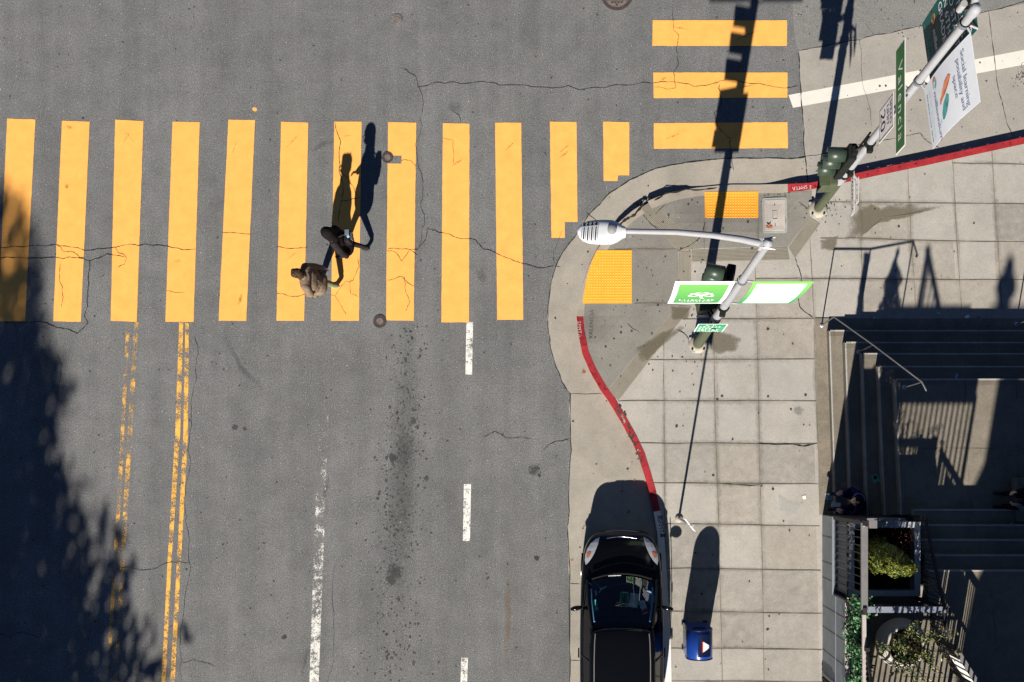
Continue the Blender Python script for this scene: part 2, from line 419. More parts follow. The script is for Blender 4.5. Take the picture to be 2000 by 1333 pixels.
# ------------------------------------------------------------------ surfaces
def dist_seg(p, a, b):
    a, b, p = Vector(a), Vector(b), Vector(p); d = b - a
    t = max(0, min(1, (p - a).dot(d) / d.length_squared)); return (a + d * t - p).length
def zside(px, py):
    """height of the pavement: level, dipping to the road at the two kerb ramps"""
    d = min(dist_seg((px, py), (1385, 366), (1475, 366)), dist_seg((px, py), (1152, 495), (1136, 588)))
    t = max(0, min(1, (d - 12) / 85)); return .018 + .112 * t * t * (3 - 2 * t)

def sheet(mb, outline, zf, m, step=0, lift=0.0):
    pts = [Vector((p[0], p[1])) for p in outline]
    if step:
        q = []
        for a, b in zip(pts, pts[1:] + pts[:1]):
            n = max(1, int((b - a).length / step)) if max(a.x, a.y, b.x, b.y) < 2300 else 1
            q += [a.lerp(b, i / n) for i in range(n)]
        pts = q
    n = len(pts); edges = [(i, (i + 1) % n) for i in range(n)]; vs = list(pts)
    if step:
        x0, x1 = min(p.x for p in pts), min(1700, max(p.x for p in pts)); y0, y1 = min(p.y for p in pts), min(900, max(p.y for p in pts))
        x = x0 + step * .5
        while x < x1:
            y = y0 + step * .5
            while y < y1:
                vs.append(Vector((x, y))); y += step
            x += step
    rv, _, rf, *_ = geometry.delaunay_2d_cdt(vs, edges, [], 1, 1e-3)
    out = [W(p.x, p.y, (zf(p.x, p.y) if callable(zf) else zf) + lift) for p in rv]
    fs = []
    for f in rf:
        a, b, c = (out[i] for i in f[:3])
        fs.append(tuple(f) if (b - a).cross(c - a).z > 0 else tuple(f)[::-1])
    mb.add(out, fs, m)

def jag(path, amp, rough=3):
    """fractal midpoint displacement of a pixel path"""
    p = [Vector((*q,)) for q in path]
    for k in range(rough):
        q = [p[0]]
        for a, b in zip(p, p[1:]):
            d = b - a; L = d.length
            if L > 5:
                nrm = Vector((-d.y, d.x)).normalized()
                q.append((a + b) / 2 + nrm * random.gauss(0, amp * min(L, 60) / 60))
            q.append(b)
        p = q; amp *= .75
    return p

def strip(mb, path, w, z, m, taper=True, wj=.3):
    """a ribbon of width w pixels along a pixel path; z may be a function of the pixel"""
    p = [Vector((*q,)) for q in path]; n = len(p); L, Rr = [], []
    for i in range(n):
        t = (p[min(i + 1, n - 1)] - p[max(i - 1, 0)]).normalized(); nr = Vector((-t.y, t.x))
        k = w / 2 * (1 + random.uniform(-wj, wj))
        if taper and (i == 0 or i == n - 1): k *= .3
        for arr, sg in ((L, 1), (Rr, -1)):
            q = p[i] + nr * k * sg; arr.append(W(q.x, q.y, z(q.x, q.y) if callable(z) else z))
    mb.add(L + Rr, [(i, i + 1, n + i + 1, n + i) for i in range(n - 1)], m)

def blob(mb, px, py, r, z, m, n=7, jit=.35, asp=1.0, rot=0):
    zz = z(px, py) if callable(z) else z
    zz += random.uniform(0, .0012); pts = []
    ca, sa = math.cos(rot), math.sin(rot)
    for k in range(n):
        a = -2 * math.pi * k / n; q = r * (1 + random.uniform(-jit, jit)); x, y = q * math.cos(a), q * math.sin(a) * asp
        pts.append(W(px + x * ca - y * sa, py + x * sa + y * ca, zz))
    mb.poly(pts, m)

def soft_strip(mb, path, w, z, m):
    """a stain ribbon that thins out towards its edges and ends"""
    p = [Vector((*q,)) for q in path]; n = len(p); vs = []; fd = []
    for i in range(n):
        t = (p[min(i + 1, n - 1)] - p[max(i - 1, 0)]).normalized(); nr = Vector((-t.y, t.x)); e = min(1, min(i, n - 1 - i) / max(1, n * .4))
        for k, f in ((-1, 0), (-.5, .75), (0, 1), (.5, .75), (1, 0)):
            q = p[i] + nr * w / 2 * k; vs.append(W(q.x, q.y, z(q.x, q.y) if callable(z) else z)); fd.append(f * e)
    o = len(mb.v); mb.add(vs, [(i * 5 + k, (i + 1) * 5 + k, (i + 1) * 5 + k + 1, i * 5 + k + 1) for i in range(n - 1) for k in range(4)], m)
    for i, f in enumerate(fd): mb.fade[o + i] = f
def soft_patch(mb, pts, z, m):
    pts = [Vector((p[0], p[1])) for p in pts]; c = sum(pts, Vector((0, 0))) / len(pts); n = len(pts); vs = []; fd = []
    for k, f in ((1.12, 0), (.85, .6), (.5, 1), (.02, 1)):
        for p in pts:
            q = c + (p - c) * k; vs.append(W(q.x, q.y, z(q.x, q.y) if callable(z) else z)); fd.append(f)
    o = len(mb.v); mb.add(vs, [(i * n + k, i * n + (k + 1) % n, (i + 1) * n + (k + 1) % n, (i + 1) * n + k) for i in range(3) for k in range(n)], m)
    for i, f in enumerate(fd): mb.fade[o + i] = f

def inside(p, poly):
    x, y = p; c = False; j = len(poly) - 1
    for i in range(len(poly)):
        xi, yi = poly[i][:2]; xj, yj = poly[j][:2]
        if (yi > y) != (yj > y) and x < (xj - xi) * (y - yi) / (yj - yi) + xi: c = not c
        j = i
    return c

# ground and asphalt road -----------------------------------------------------------
g = MB(); g.poly([(-400, -400, -.06), (400, -400, -.06), (400, 400, -.06), (-400, 400, -.06)], 'asphalt')
tag(g.build('ground'), 'bare grey ground under and around the street', 'ground', kind='structure')
road = MB(); road.poly([(-60, -60, 0), (60, -60, 0), (60, 60, 0), (-60, 60, 0)], 'asphalt')
CR = .0075
cracks = [
 ([(-10, 485), (60, 480), (110, 478), (165, 490), (215, 485), (270, 480), (330, 482), (382, 487)], 1.6, 4),
 ([(-10, 505), (55, 505), (110, 503), (160, 505), (175, 510), (245, 503)], 1.9, 4),
 ([(110, 478), (125, 492), (150, 497), (165, 505)], 1.5, 6), ([(225, 483), (232, 495), (247, 503), (243, 517), (230, 523)], 1.3, 6),
 ([(175, 510), (172, 560), (171, 600), (172, 632), (150, 652), (110, 640), (70, 628), (0, 629)], 1.8, 5),
 ([(118, 515), (122, 560), (120, 600)], 1.1, 5), ([(434, 455), (490, 458)], 1.3, 2), ([(540, 482), (602, 483)], 1.6, 3),
 ([(325, 568), (360, 572)], 1.2, 2), ([(540, 573), (597, 574)], 1.3, 3),
 ([(757, 487), (815, 488), (835, 447), (865, 455), (930, 470), (970, 495), (1020, 515), (1082, 520)], 1.5, 5),
 ([(655, 240), (665, 275), (662, 330), (668, 390), (662, 435)], 1.7, 5), ([(662, 330), (690, 365), (700, 385)], 1.1, 5),
 ([(668, 393), (685, 390), (704, 385)], 1.6, 4), ([(646, 576), (655, 577), (665, 562), (690, 548), (702, 520), (700, 505)], 1.1, 5),
 ([(655, 577), (668, 600), (676, 615)], .9, 5), ([(686, 545), (685, 575), (700, 580)], .9, 5),
 ([(756, 490), (775, 495), (785, 510), (800, 488), (815, 500)], 1.3, 6), ([(756, 548), (785, 540), (810, 560)], 1.3, 5),
 ([(790, 540), (792, 570), (800, 590), (792, 608)], 1.1, 6), ([(770, 312), (790, 312), (812, 325)], 1.4, 4),
 ([(785, 135), (812, 150), (816, 170), (960, 162), (1085, 172), (1180, 172), (1275, 163)], 1.2, 6), ([(816, 170), (820, 235), (818, 330), (822, 400), (818, 480)], 1.0, 8),
 ([(1275, 163), (1340, 164), (1400, 162), (1470, 164), (1558, 168)], 1.5, 5), ([(1405, 165), (1410, 195), (1405, 250), (1428, 270), (1430, 312)], 1.5, 6),
 ([(1314, 20), (1316, 45), (1326, 70), (1322, 110), (1316, 140), (1320, 172)], 1.3, 6), ([(1277, 170), (1300, 174), (1322, 172)], .9, 4),
 ([(111, 690), (118, 740), (112, 775)], 1.2, 6), ([(370, 1100), (300, 1112), (235, 1108)], 1.1, 5),
 ([(-10, 1240), (40, 1235), (80, 1245)], 1.3, 6), ([(945, 855), (990, 857), (1040, 858)], 1.0, 5), ([(1060, 880), (1085, 862), (1113, 858)], 1.2, 5),
 ([(382, 650), (378, 760), (370, 860), (362, 1000), (364, 1150), (354, 1333)], .9, 7), ([(640, 1333), (650, 1280), (655, 1100)], .7, 6),
 ([(865, 270), (885, 275), (886, 320)], .9, 4), ([(355, 1295), (400, 1295), (420, 1302)], 1.0, 5),
 ([(1097, 450), (1090, 470), (1082, 520)], .8, 5), ([(900, 240), (896, 225), (880, 215)], .9, 4)]
for pth, w, amp in cracks: strip(road, jag(pth, amp, 4), w * .66, CR, 'crack', wj=.55)
for _ in range(900):                                           # drip band in the middle lane
    y = 630 + 700 * random.random() ** .9; x = 800 - (y - 630) * .055 + random.gauss(0, 20 + (8 if y > 800 else 0)); r = random.choice([.9, 1.0, 1.2, 1.4, 1.7, 2.1, 2.8]) * random.uniform(.7, 1.05)
    if random.random() < .55 or 800 < y < 1060: blob(road, x, y, r, .0026, 'speck', asp=random.uniform(.7, 1.4))
for x, y, r in ((770, 1118, 12), (766, 895, 7), (765, 1135, 8), (808, 822, 6), (832, 935, 5), (460, 835, 6), (478, 838, 4), (1043, 918, 10), (1048, 1090, 5), (555, 1245, 5)):
    if r < 9: blob(road, x, y, r, .0026, 'speck', n=14)
    else: soft_patch(road, [(x + r * 1.3 * math.cos(k * .45), y + r * 1.3 * math.sin(k * .45)) for k in range(14)], .0024, 'oil')
    if r >= 9: blob(road, x, y, r * .5, .0038, 'speck', n=14)
    if r >= 9:
        for _ in range(16): blob(road, x + random.gauss(0, r * .5), y + random.gauss(0, r * .5), random.uniform(1, 3.4), .0040, 'speck')
for _ in range(1100):
    x, y = random.uniform(-20, 1570), random.uniform(-20, 1350); blob(road, x, y, random.choice([.7, .8, .9, 1.1, 1.5, 2.1]), .0026, 'speck', n=5)
for _ in range(330):
    x, y = random.uniform(-20, 1570), random.uniform(-20, 1350); blob(road, x, y, random.uniform(.5, .95), .0026, 'chip', n=4)
smears = [([(790, 640), (790, 800), (785, 960), (775, 1120), (768, 1340)], 52), ([(800, 830), (790, 880), (796, 930)], 34), ([(775, 1090), (768, 1125), (772, 1150)], 30),
          ([(430, 640), (470, 720), (520, 775)], 9), ([(640, 930), (632, 985)], 9), ([(600, 1250), (590, 1333)], 7), ([(935, 520), (952, 560)], 18), ([(600, 300), (660, 272)], 11)]
for i, (pth, w) in enumerate(smears): soft_strip(road, jag(pth, 3, 3), w * 1.3, .0016 + i * .00007, 'oil')
for i, (pth, w) in enumerate([([(990, 1100), (993, 1200), (990, 1340)], 12), ([(893, 195), (885, 225)], 26)]): soft_strip(road, jag(pth, 2, 3), w * 1.3, .0022 + i * .0001, 'rust' if i == 0 else 'oil')
road.poly([W(*p, .0088) for p in ((758, 305), (784, 305), (784, 320), (758, 320))][::-1], 'asphalt')   # square of asphalt beside the little cover
scuffs = [([(870, 335), (917, 300)], 5), ([(972, 310), (1018, 262)], 4), ([(1078, 320), (1124, 285)], 5), ([(1078, 312), (1126, 272)], 3), ([(1415, 88), (1460, 68), (1500, 52)], 4),
          ([(1282, 165), (1310, 145)], 5), ([(1300, 52), (1360, 60)], 4), ([(1420, 178), (1490, 162)], 3), ([(460, 610), (478, 560)], 7), ([(333, 512), (362, 510)], 6), ([(123, 248), (150, 249)], 8),
          ([(120, 365), (140, 362)], 12), ([(230, 300), (262, 240)], 2), ([(228, 238), (278, 300)], 2), ([(445, 330), (470, 250)], 2), ([(545, 300), (596, 250)], 3), ([(548, 520), (594, 475)], 2), ([(1280, 280), (1350, 250)], 2.5), ([(655, 270), (700, 262)], 2)]
for i, (pth, w) in enumerate(scuffs): soft_strip(road, jag(pth, 1.0, 3), w * 1.5, .0062 + i * .00004, 'tyre_scuff')
tag(road.build('road'), 'grey worn asphalt street with cracks and oil drips', 'road', kind='structure')

# concrete parts of the roadway -------------------------------------------------------
curb_out = [(2500, 160), (2010, 266), (1900, 290), (1800, 312), (1690, 335), (1620, 350), (1580, 358), (1530, 360), (1480, 361), (1430, 361), (1400, 363), (1360, 367), (1320, 374), (1290, 383), (1265, 393),
            (1235, 412), (1205, 438), (1185, 460), (1165, 490), (1150, 520), (1138, 555), (1130, 590), (1126, 618), (1129, 650), (1137, 690), (1152, 725), (1172, 760), (1190, 785), (1212, 822), (1232, 858),
            (1247, 890), (1258, 925), (1268, 960), (1277, 1000), (1284, 1040), (1288, 1100), (1293, 1180), (1297, 1260), (1299, 1340), (1305, 1900)]
edge = [(1573, 308), (1500, 309), (1430, 310), (1385, 313), (1340, 318), (1310, 323), (1280, 330), (1230, 352), (1190, 378), (1150, 420), (1125, 460), (1100, 492), (1085, 522), (1075, 560), (1070, 610), (1070, 640), (1075, 680),
        (1085, 715), (1097, 745), (1108, 763), (1114, 770), (1116, 880), (1112, 1000), (1108, 1030), (1113, 1140), (1112, 1340), (1112, 1900)]
cg = MB(); ci = [p for p in curb_out if p[0] <= 1580 and p[1] <= 1900]
ed = [(p.x, p.y) for p in jag(edge, 1.5, 2)]
sheet(cg, ed + ci[::-1], .004, 'concrete_gutter')
strip(cg, jag(edge[:-1], 1.2, 3), 1.5, .0068, 'crack', wj=.6)
for pth in ([(1114, 769), (1177, 769)], [(1112, 1140), (1132, 1141)], [(1112, 1290), (1132, 1291)], [(1430, 312), (1433, 335)], [(1145, 415), (1175, 440)], [(1085, 520), (1140, 560)][:1] + [(1095, 522)]): strip(cg, jag(pth, 1, 2), 1.1, .0069, 'crack')
for _ in range(130):
    x, y = random.uniform(1070, 1500), random.uniform(310, 1335)
    if inside((x, y), ed + ci[::-1]): blob(cg, x, y, random.choice([.8, 1, 1.3, 1.8, 2.4]), .0064, 'gum', n=6)
for x, y, rr in ((1215, 960, 3), (1228, 1000, 3.4), (1240, 938, 3), (1117, 1095, 2.5), (1141, 727, 4), (1245, 400, 4)): blob(cg, x, y, rr, .009, 'leaf_red', n=7, jit=.5)
tag(cg.build('concrete_gutter'), 'pale concrete gutter apron curving round the corner with a parking strip', 'gutter', kind='structure')
cr = MB()
sheet(cr, [(1559, 100), (1565, 200), (1573, 308)] + [(1580, 358)] + curb_out[:6][::-1] + [(2500, -95), (1935, 21), (1800, 51)], .0045, 'concrete_road')
for pth, w in (([(1559, 100), (1680, 78), (1800, 51), (1935, 21), (2100, -15)], 1.8), ([(1930, 20), (1948, 165), (1978, 268)], 1.8), ([(1559, 100), (1565, 200), (1573, 308), (1578, 358)], 2.4),
               ([(1560, 308), (1625, 297), (1685, 280), (1797, 260), (1806, 272), (1835, 290)], 1.5), ([(1678, 76), (1683, 120), (1684, 160), (1700, 215), (1702, 250)], 1.0), ([(1690, 46), (1708, 70)], .9)):
    strip(cr, jag(pth, 2.2, 4), w * .7, .0072, 'crack', wj=.6)
for _ in range(110):
    x, y = random.uniform(1560, 2010), random.uniform(0, 340)
    if y > 100 - (x - 1559) * .2 and y < 350 - (x - 1580) * .2: blob(cr, x, y, random.choice([.8, 1, 1.4, 2.2]), .0066, 'gum', n=6)
for _ in range(60): blob(cr, random.gauss(1995, 10), random.gauss(150, 9), random.uniform(.6, 1.6), .0066, 'gum', n=5)
tag(cr.build('concrete_road'), 'pale concrete roadway slabs along the red kerb', 'road', kind='structure')
al = MB(); sheet(al, [(1548, -300), (1548, 0), (1550, 60), (1559, 100), (1680, 76), (1800, 51), (1935, 21), (2500, -95), (2500, -300)], .0035, 'asphalt_light')
for _ in range(60): blob(al, random.uniform(1550, 1900), random.uniform(-5, 70), random.choice([.8, 1, 1.5]), .0058, 'speck', n=5)
tag(al.build('asphalt_patch'), 'lighter asphalt patch at the top right edge', 'road', kind='structure')

# pavement ---------------------------------------------------------------------------
n_out = len(curb_out); curb_in = []
for i in range(n_out):
    a, b = Vector(curb_out[max(i - 1, 0)]), Vector(curb_out[min(i + 1, n_out - 1)]); d = (b - a).normalized()
    wd = 13 if i < 7 or i > 20 else 17
    curb_in.append((curb_out[i][0] + d.y * wd, curb_out[i][1] - d.x * wd))
sw = MB()
side_out = curb_in + [(2500, 1900)]
sheet(sw, side_out, zside, 'concrete', step=22)
def zs(off): return lambda x, y: zside(x, y) + off
ramp_a = [(1271, 394), (1300, 396), (1340, 386), (1376, 377), (1481, 376), (1586, 373), (1582, 424), (1538, 483), (1375, 485)]
ramp_b = [(1160, 520), (1170, 495), (1200, 452), (1245, 410), (1324, 490), (1326, 545), (1324, 595), (1186, 762), (1165, 725), (1150, 690), (1143, 650), (1140, 618), (1144, 575)]
sheet(sw, ramp_a, zs(.0035), 'concrete_dark', step=18); sheet(sw, ramp_b, zs(.0036), 'concrete_dark', step=18)
def grooves(q, n_, along):
    """ribbed border strip: quad q with n_ dark grooves running between its sides"""
    sheet(sw, q, zs(.006), 'groove', step=14)
    a, b, c, d = (Vector(p) for p in q)
    for k in range(1, n_):
        t = k / n_
        p0, p1 = (a.lerp(b, t), d.lerp(c, t)) if along else (a.lerp(d, t), b.lerp(c, t))
        strip(sw, [tuple(p0.lerp(p1, u / 4)) for u in range(5)], .8, zs(.0078), 'joint', taper=False, wj=.2)
grooves([(1246, 410), (1271, 394), (1375, 485), (1324, 490)], 12, True)
grooves([(1351, 489), (1538, 484), (1542, 508), (1351, 512)], 9, False)
grooves([(1582, 424), (1602, 438), (1553, 505), (1540, 484)], 9, True)
grooves([(1325, 491), (1350, 491), (1350, 594), (1325, 594)], 10, True)
grooves([(1324, 596), (1351, 599), (1208, 783), (1187, 763)], 10, True)
joints = [[(1296, 660), (1297, 780), (1298, 945), (1299, 1060), (1304, 1340)], [(1391, 600), (1395, 700), (1399, 880), (1405, 1060), (1411, 1340)], [(1475, 510), (1477, 625), (1482, 800), (1488, 1060), (1492, 1340)],
          [(1582, 468), (1590, 622), (1594, 780), (1601, 1004)], [(1676, 345), (1679, 400), (1687, 605)], [(1772, 322), (1779, 460), (1788, 605)], [(1860, 305), (1868, 450), (1878, 605)], [(1937, 290), (1945, 430), (1957, 605)],
          [(1602, 466), (1680, 466), (1773, 470), (2005, 473)], [(1612, 396), (1677, 396), (2005, 399)], [(1860, 319), (2005, 322)], [(1476, 545), (1590, 545), (1760, 546), (2005, 547)], [(1333, 624), (1480, 624), (1590, 623)],
          [(1262, 703), (1400, 703), (1592, 702)], [(1207, 784), (1400, 784), (1594, 784)], [(1250, 866), (1400, 866), (1596, 867)], [(1276, 944), (1400, 945), (1598, 946)], [(1293, 1024), (1400, 1025), (1601, 1028)],
          [(1302, 1111), (1400, 1112), (1603, 1115)], [(1308, 1195), (1400, 1196), (1606, 1199)], [(1311, 1267), (1605, 1270)], [(1312, 1331), (1606, 1333)], [(1324, 487), (1200, 487)], [(1240, 593), (1324, 593)], [(1375, 428), (1376, 487)], [(1481, 428), (1480, 485)]]
vx = [lambda y: 1296 + .010 * (y - 660), lambda y: 1391 + .027 * (y - 600), lambda y: 1475 + .0205 * (y - 510), lambda y: 1582 + .022 * (y - 468)]
rows_ = [545, 624, 703, 784, 866, 945, 1026, 1112, 1196, 1268, 1332]
for a_, b__ in zip(rows_, rows_[1:]):
    for f0_, f1_ in zip(vx, vx[1:]):
        m_ = random.choice(['slab_dark', 'slab_mid', 'slab_warm', 'slab_pale', 'slab_pale', None, None]) if a_ < 860 else random.choice(['slab_dark', 'slab_mid', 'slab_dark', 'slab_warm', None])
        if m_ and not (a_ < 600 and f0_(a_) < 1470): sheet(sw, [(f0_(a_), a_), (f1_(a_), a_), (f1_(b__), b__), (f0_(b__), b__)], zs(.0048), m_)
for a_, b__ in zip([398, 470, 546, 620], [470, 546, 620, 622]):
    for f0_, f1_ in zip([1592, 1681, 1776, 1866, 1945], [1681, 1776, 1866, 1945, 2060]):
        m_ = random.choice(['slab_dark', 'slab_mid', 'slab_warm', 'slab_pale', None, None])
        if m_ and b__ - a_ > 5 and f0_ > 1600: sheet(sw, [(f0_ - 4, a_), (f1_ - 4, a_), (f1_, b__), (f0_, b__)], zs(.0048), m_)
for k_, pth in enumerate(joints):
    if k_ < 26: soft_strip(sw, jag(pth, .8, 3), random.uniform(10, 17), zs(.0056 + .00004 * k_), 'grime')
for pth in joints: strip(sw, jag(pth, .5, 3), 1.25, zs(.0082), 'joint', taper=False, wj=.45)
for pth, w in (([(1553, 505), (1562, 530), (1566, 550), (1559, 575), (1562, 600), (1588, 621)], 1.6), ([(1322, 490), (1350, 478), (1373, 455), (1377, 435)], 1.5), ([(1246, 411), (1265, 430), (1285, 447)], 1.4), ([(1280, 420), (1300, 400)], .9),
               ([(1322, 645), (1340, 655), (1350, 672)], 1.5), ([(1350, 676), (1355, 686), (1375, 685)], 1.5), ([(1560, 395), (1585, 412)], 1.0), ([(1225, 632), (1250, 650)], 0.8),
               ([(1480, 866), (1540, 868), (1595, 867)], 2.2), ([(1405, 945), (1486, 946)], 2.0)): strip(sw, jag(pth, 3, 3), w * .8, zs(.0086), 'crack', wj=.6)
def stain(pts, m, off): soft_patch(sw, [(p.x, p.y) for p in jag(pts + pts[:1], 4, 3)][:-1], zs(off), m)
stain([(1370, 640), (1420, 650), (1450, 662), (1440, 685), (1400, 692), (1375, 680)], 'wet', .0064)
stain([(1240, 680), (1295, 648), (1340, 640), (1300, 672), (1262, 708), (1245, 705)], 'wet', .0092)
stain([(1310, 600), (1350, 602), (1345, 625), (1312, 625)], 'wet', .0094)
stain([(1680, 402), (1720, 408), (1790, 398), (1850, 402), (1780, 425), (1710, 440), (1680, 465), (1650, 470), (1655, 430)], 'wet', .0064)
stain([(1600, 470), (1640, 460), (1630, 492), (1604, 488)], 'wet', .0065)
stain([(1300, 650), (1345, 640), (1390, 660), (1388, 696), (1330, 700), (1302, 690)], 'chalk', .0067)
stain([(1578, 395), (1622, 390), (1640, 415), (1600, 432), (1572, 425)], 'chalk', .0067)

stain([(1330, 1200), (1340, 1190), (1342, 1262), (1334, 1275), (1326, 1240)], 'chalk', .0067)
stain([(1520, 965), (1565, 985), (1555, 1008), (1520, 1000)], 'chalk', .0067)

for _ in range(250):
    x, y = random.uniform(1130, 2000), random.uniform(290, 1335)
    if inside((x, y), side_out) and (x < 1590 or y < 610): blob(sw, x, y, random.choice([.6, .7, .8, 1.0, 1.2, 1.6, 2.3]), zs(.0098), 'gum', n=7)
for _ in range(90):
    x, y = random.uniform(1140, 1420), random.uniform(380, 760)
    if inside((x, y), side_out): blob(sw, x, y, random.choice([.8, 1.0, 1.2, 1.6, 2.2]), zs(.0104), 'gum', n=7)
for x, y, r in ((1322, 833, 2.6), (1213, 650, 2.4), (1199, 662, 1.8), (1500, 643, 2.4), (1548, 672, 1.8), (1545, 800, 2), (1401, 781, 2), (1500, 775, 2)): blob(sw, x, y, r, zs(.0112), 'gum', n=9)
for _ in range(70): blob(sw, random.gauss(1605, 22), random.gauss(408, 14), random.uniform(.5, 1.6), zs(.0098), 'gum', n=5)
soft_patch(sw, [(1553, 795), (1562, 793), (1570, 800), (1566, 813), (1556, 812), (1549, 806)], zs(.0069), 'oil')
zt = zs(.0088)
def px_text(mb, s, px, py, hpx, ang, z, m, spacing=1.05, flip=False):
    """flat lettering on the ground: starts at pixel (px,py), runs at angle ang (degrees clockwise from picture right)"""
    v, f = text_shape(s, spacing); a = R(ang); c, sn = math.cos(a), math.sin(a); out = []
    for x, y in v:
        X, Y = x * hpx, -y * hpx
        qx, qy = px + X * c - Y * sn, py + X * sn + Y * c
        out.append(W(qx, qy, z(qx, qy) if callable(z) else z))
    mb.add(out, f, m)
px_text(sw, '24 TH ST', 1491, 384, 8, 0, zt, 'emboss', 1.25)
px_text(sw, 'VALENCIA', 1157, 663, 8, -87, zt, 'emboss', 1.15)
tag(sw.build('pavement'), 'pale concrete pavement with joint grid, kerb ramps and gum spots', 'pavement', kind='structure')

# kerb ---------------------------------------------------------------------------------
kb = MB()
def kz(i, arr): return zside(*arr[i]) + .009
o_d = []; i_d = []
for i in range(n_out - 1):
    k = max(1, int((Vector(curb_out[i + 1]) - Vector(curb_out[i])).length / 12)) if max(curb_out[i + 1]) < 1400 and max(curb_out[i]) < 2100 else 6
    for j in range(k): o_d.append(tuple(Vector(curb_out[i]).lerp(Vector(curb_out[i + 1]), j / k))); i_d.append(tuple(Vector(curb_in[i]).lerp(Vector(curb_in[i + 1]), j / k)))
for i in range(len(o_d) - 1):
    x, y = o_d[i]
    gap = 1255 < x < 1272 and y < 420
    m = 'red' if (x > 1540 and y < 380) or (617 < y < 1000 and x < 1300) else ('white_curb' if y >= 1000 and x < 1320 else 'curb')
    wob = lambda k: (1.0 + (2.5 * math.sin(k * 1.7) if 1195 < o_d[k][0] < 1330 and o_d[k][1] < 445 else 0))
    zo0, zo1 = kz(i, o_d), kz(i + 1, o_d); zi0, zi1 = kz(i, i_d), kz(i + 1, i_d)
    if gap: continue
    A, B, C, D = W(*o_d[i], zo0), W(*o_d[i + 1], zo1), W(*i_d[i + 1], zi1), W(*i_d[i], zi0)
    kb.add([A, B, C, D], [(0, 1, 2, 3)], m, False)
    kb.add([A, B, Vector((B.x, B.y, 0)), Vector((A.x, A.y, 0))], [(0, 3, 2, 1)], m, False)
for (x, y) in ((1258, 397), (1268, 393), (1262, 404)): kb.box(W(x, y, .03), (.12, .10, .09), 'curb', Matrix.Rotation(random.random() * 3, 3, 'Z'), .02)
for k in range(7): blob(kb, random.gauss(1264, 4), random.gauss(392, 4), 2.2, .06, 'leaf_red', n=6, jit=.5)
strip(kb, jag([(1190, 462), (1215, 435), (1240, 420), (1258, 398)], 2, 3), 4.2, lambda x, y: zside(x, y) + .0125, 'crack', wj=.6)
strip(kb, jag([(1278, 392), (1300, 378), (1340, 370), (1400, 367)], 2, 3), 2.4, lambda x, y: zside(x, y) + .0125, 'crack', wj=.6)
for _ in range(46):
    t = random.random(); y = 790 + 110 * t; x = 1205 + 47 * t ** .9 + random.gauss(0, 3); blob(kb, x, y, random.uniform(1.0, 2.8), lambda a, b: zside(a, b) + .0115, 'gum' if random.random() < .93 else 'curb', n=7, asp=random.uniform(.5, 1.5))
kzz = lambda x, y: zside(x, y) + .0118
px_text(kb, 'SFMTA', 1576, 362, 7, 172, kzz, 'stencil_white', 1.05)
for k in range(3): px_text(kb, '-', 1584, 360 + k * 2.5, 9, 172, kzz, 'stencil_white')
px_text(kb, 'SFMTA', 1127.5, 628, 7, 86, lambda x, y: zside(x, y) + .0121, 'stencil_white', 1.15)
px_text(kb, 'SFMTA', 1284.5, 1014, 9, 82, lambda x, y: zside(x, y) + .0122, 'stencil_black', 1.0)
for (x, y) in ((1289.5, 1010.5), (1294.5, 1046.5)):
    for k in (-1, 0, 1): kb.poly([W(x + dx, y + k * 2.1 + dy, zside(x, y) + .0122) for dx, dy in ((-5, .8), (5, .3), (5, -1.1), (-5, -.6))], 'stencil_black')
strip(kb, [(x - 2.0, y) for x, y in o_d if 735 < y < 935 and x < 1300], 2.2, .0092, 'curb', wj=.5)
tag(kb.build('kerb'), 'kerb round the corner painted red, then white, with broken concrete stretch', 'kerb', kind='structure')

# painted markings ----------------------------------------------------------------------
def ragged(pts, z, name, m, label, cat, group=None, amp=.16):
    q = []
    for a, b in zip(pts, pts[1:] + pts[:1]):
        a, b = Vector(a), Vector(b); k = max(2, int((b - a).length / 9))
        for j in range(k):
            p = a.lerp(b, j / k)
            if j: p += Vector((random.gauss(0, amp), random.gauss(0, amp)))
            q.append((p.x, p.y))
    mb = MB(); sheet(mb, q, z, m)
    return tag(mb.build(name), label, cat, group)
bars = [
 ([(14, 232), (69, 234), (49, 628), (-4, 628)], 'yellow crosswalk bar at the left picture edge, mostly in tree shade'),
 ([(121, 236), (175, 238), (158, 629), (104, 628)], 'yellow crosswalk bar with cracked patch, its foot grazed by the tree shadow'),
 ([(225, 234), (280, 237), (267, 629), (216, 627)], 'yellow crosswalk bar ending at the fainter double yellow line'),
 ([(337, 238), (390, 239), (378, 629), (323, 629)], 'yellow crosswalk bar ending at the brighter double yellow line'),
 ([(446, 234), (498, 235), (481, 627), (427, 627)], 'clean yellow crosswalk bar between the double yellow line and the man'),
 ([(549, 238), (602, 240), (594, 627), (540, 627)], 'yellow crosswalk bar under the head of the man in brown'),
 ([(653, 238), (706, 238), (701, 627), (646, 627)], 'yellow crosswalk bar carrying the shadow of the man in brown'),
 ([(758, 239), (813, 240), (808, 627), (754, 626)], 'yellow crosswalk bar with a square grey notch beside a round cover'),
 ([(865, 241), (917, 242), (916, 630), (862, 630)], 'yellow crosswalk bar whose foot meets a broken white lane dash'),
 ([(967, 240), (1018, 240), (1022, 625), (971, 625)], 'last full length yellow crosswalk bar before the kerb'),
 ([(1074, 238), (1126, 239), (1128, 434), (1103, 434), (1103, 465), (1077, 465)], 'shortened yellow crosswalk bar stepped off at the gutter below the lamp head'),
 ([(1178, 238), (1229, 239), (1229, 343), (1207, 343), (1206, 354), (1179, 354)], 'shortest upright yellow bar, stepped off where the gutter curves')]
for pts, lab in bars: ragged(pts, .005, 'crosswalk_bar', 'yellow', lab, 'crosswalk bar', 'yellow bars of the long crosswalk')
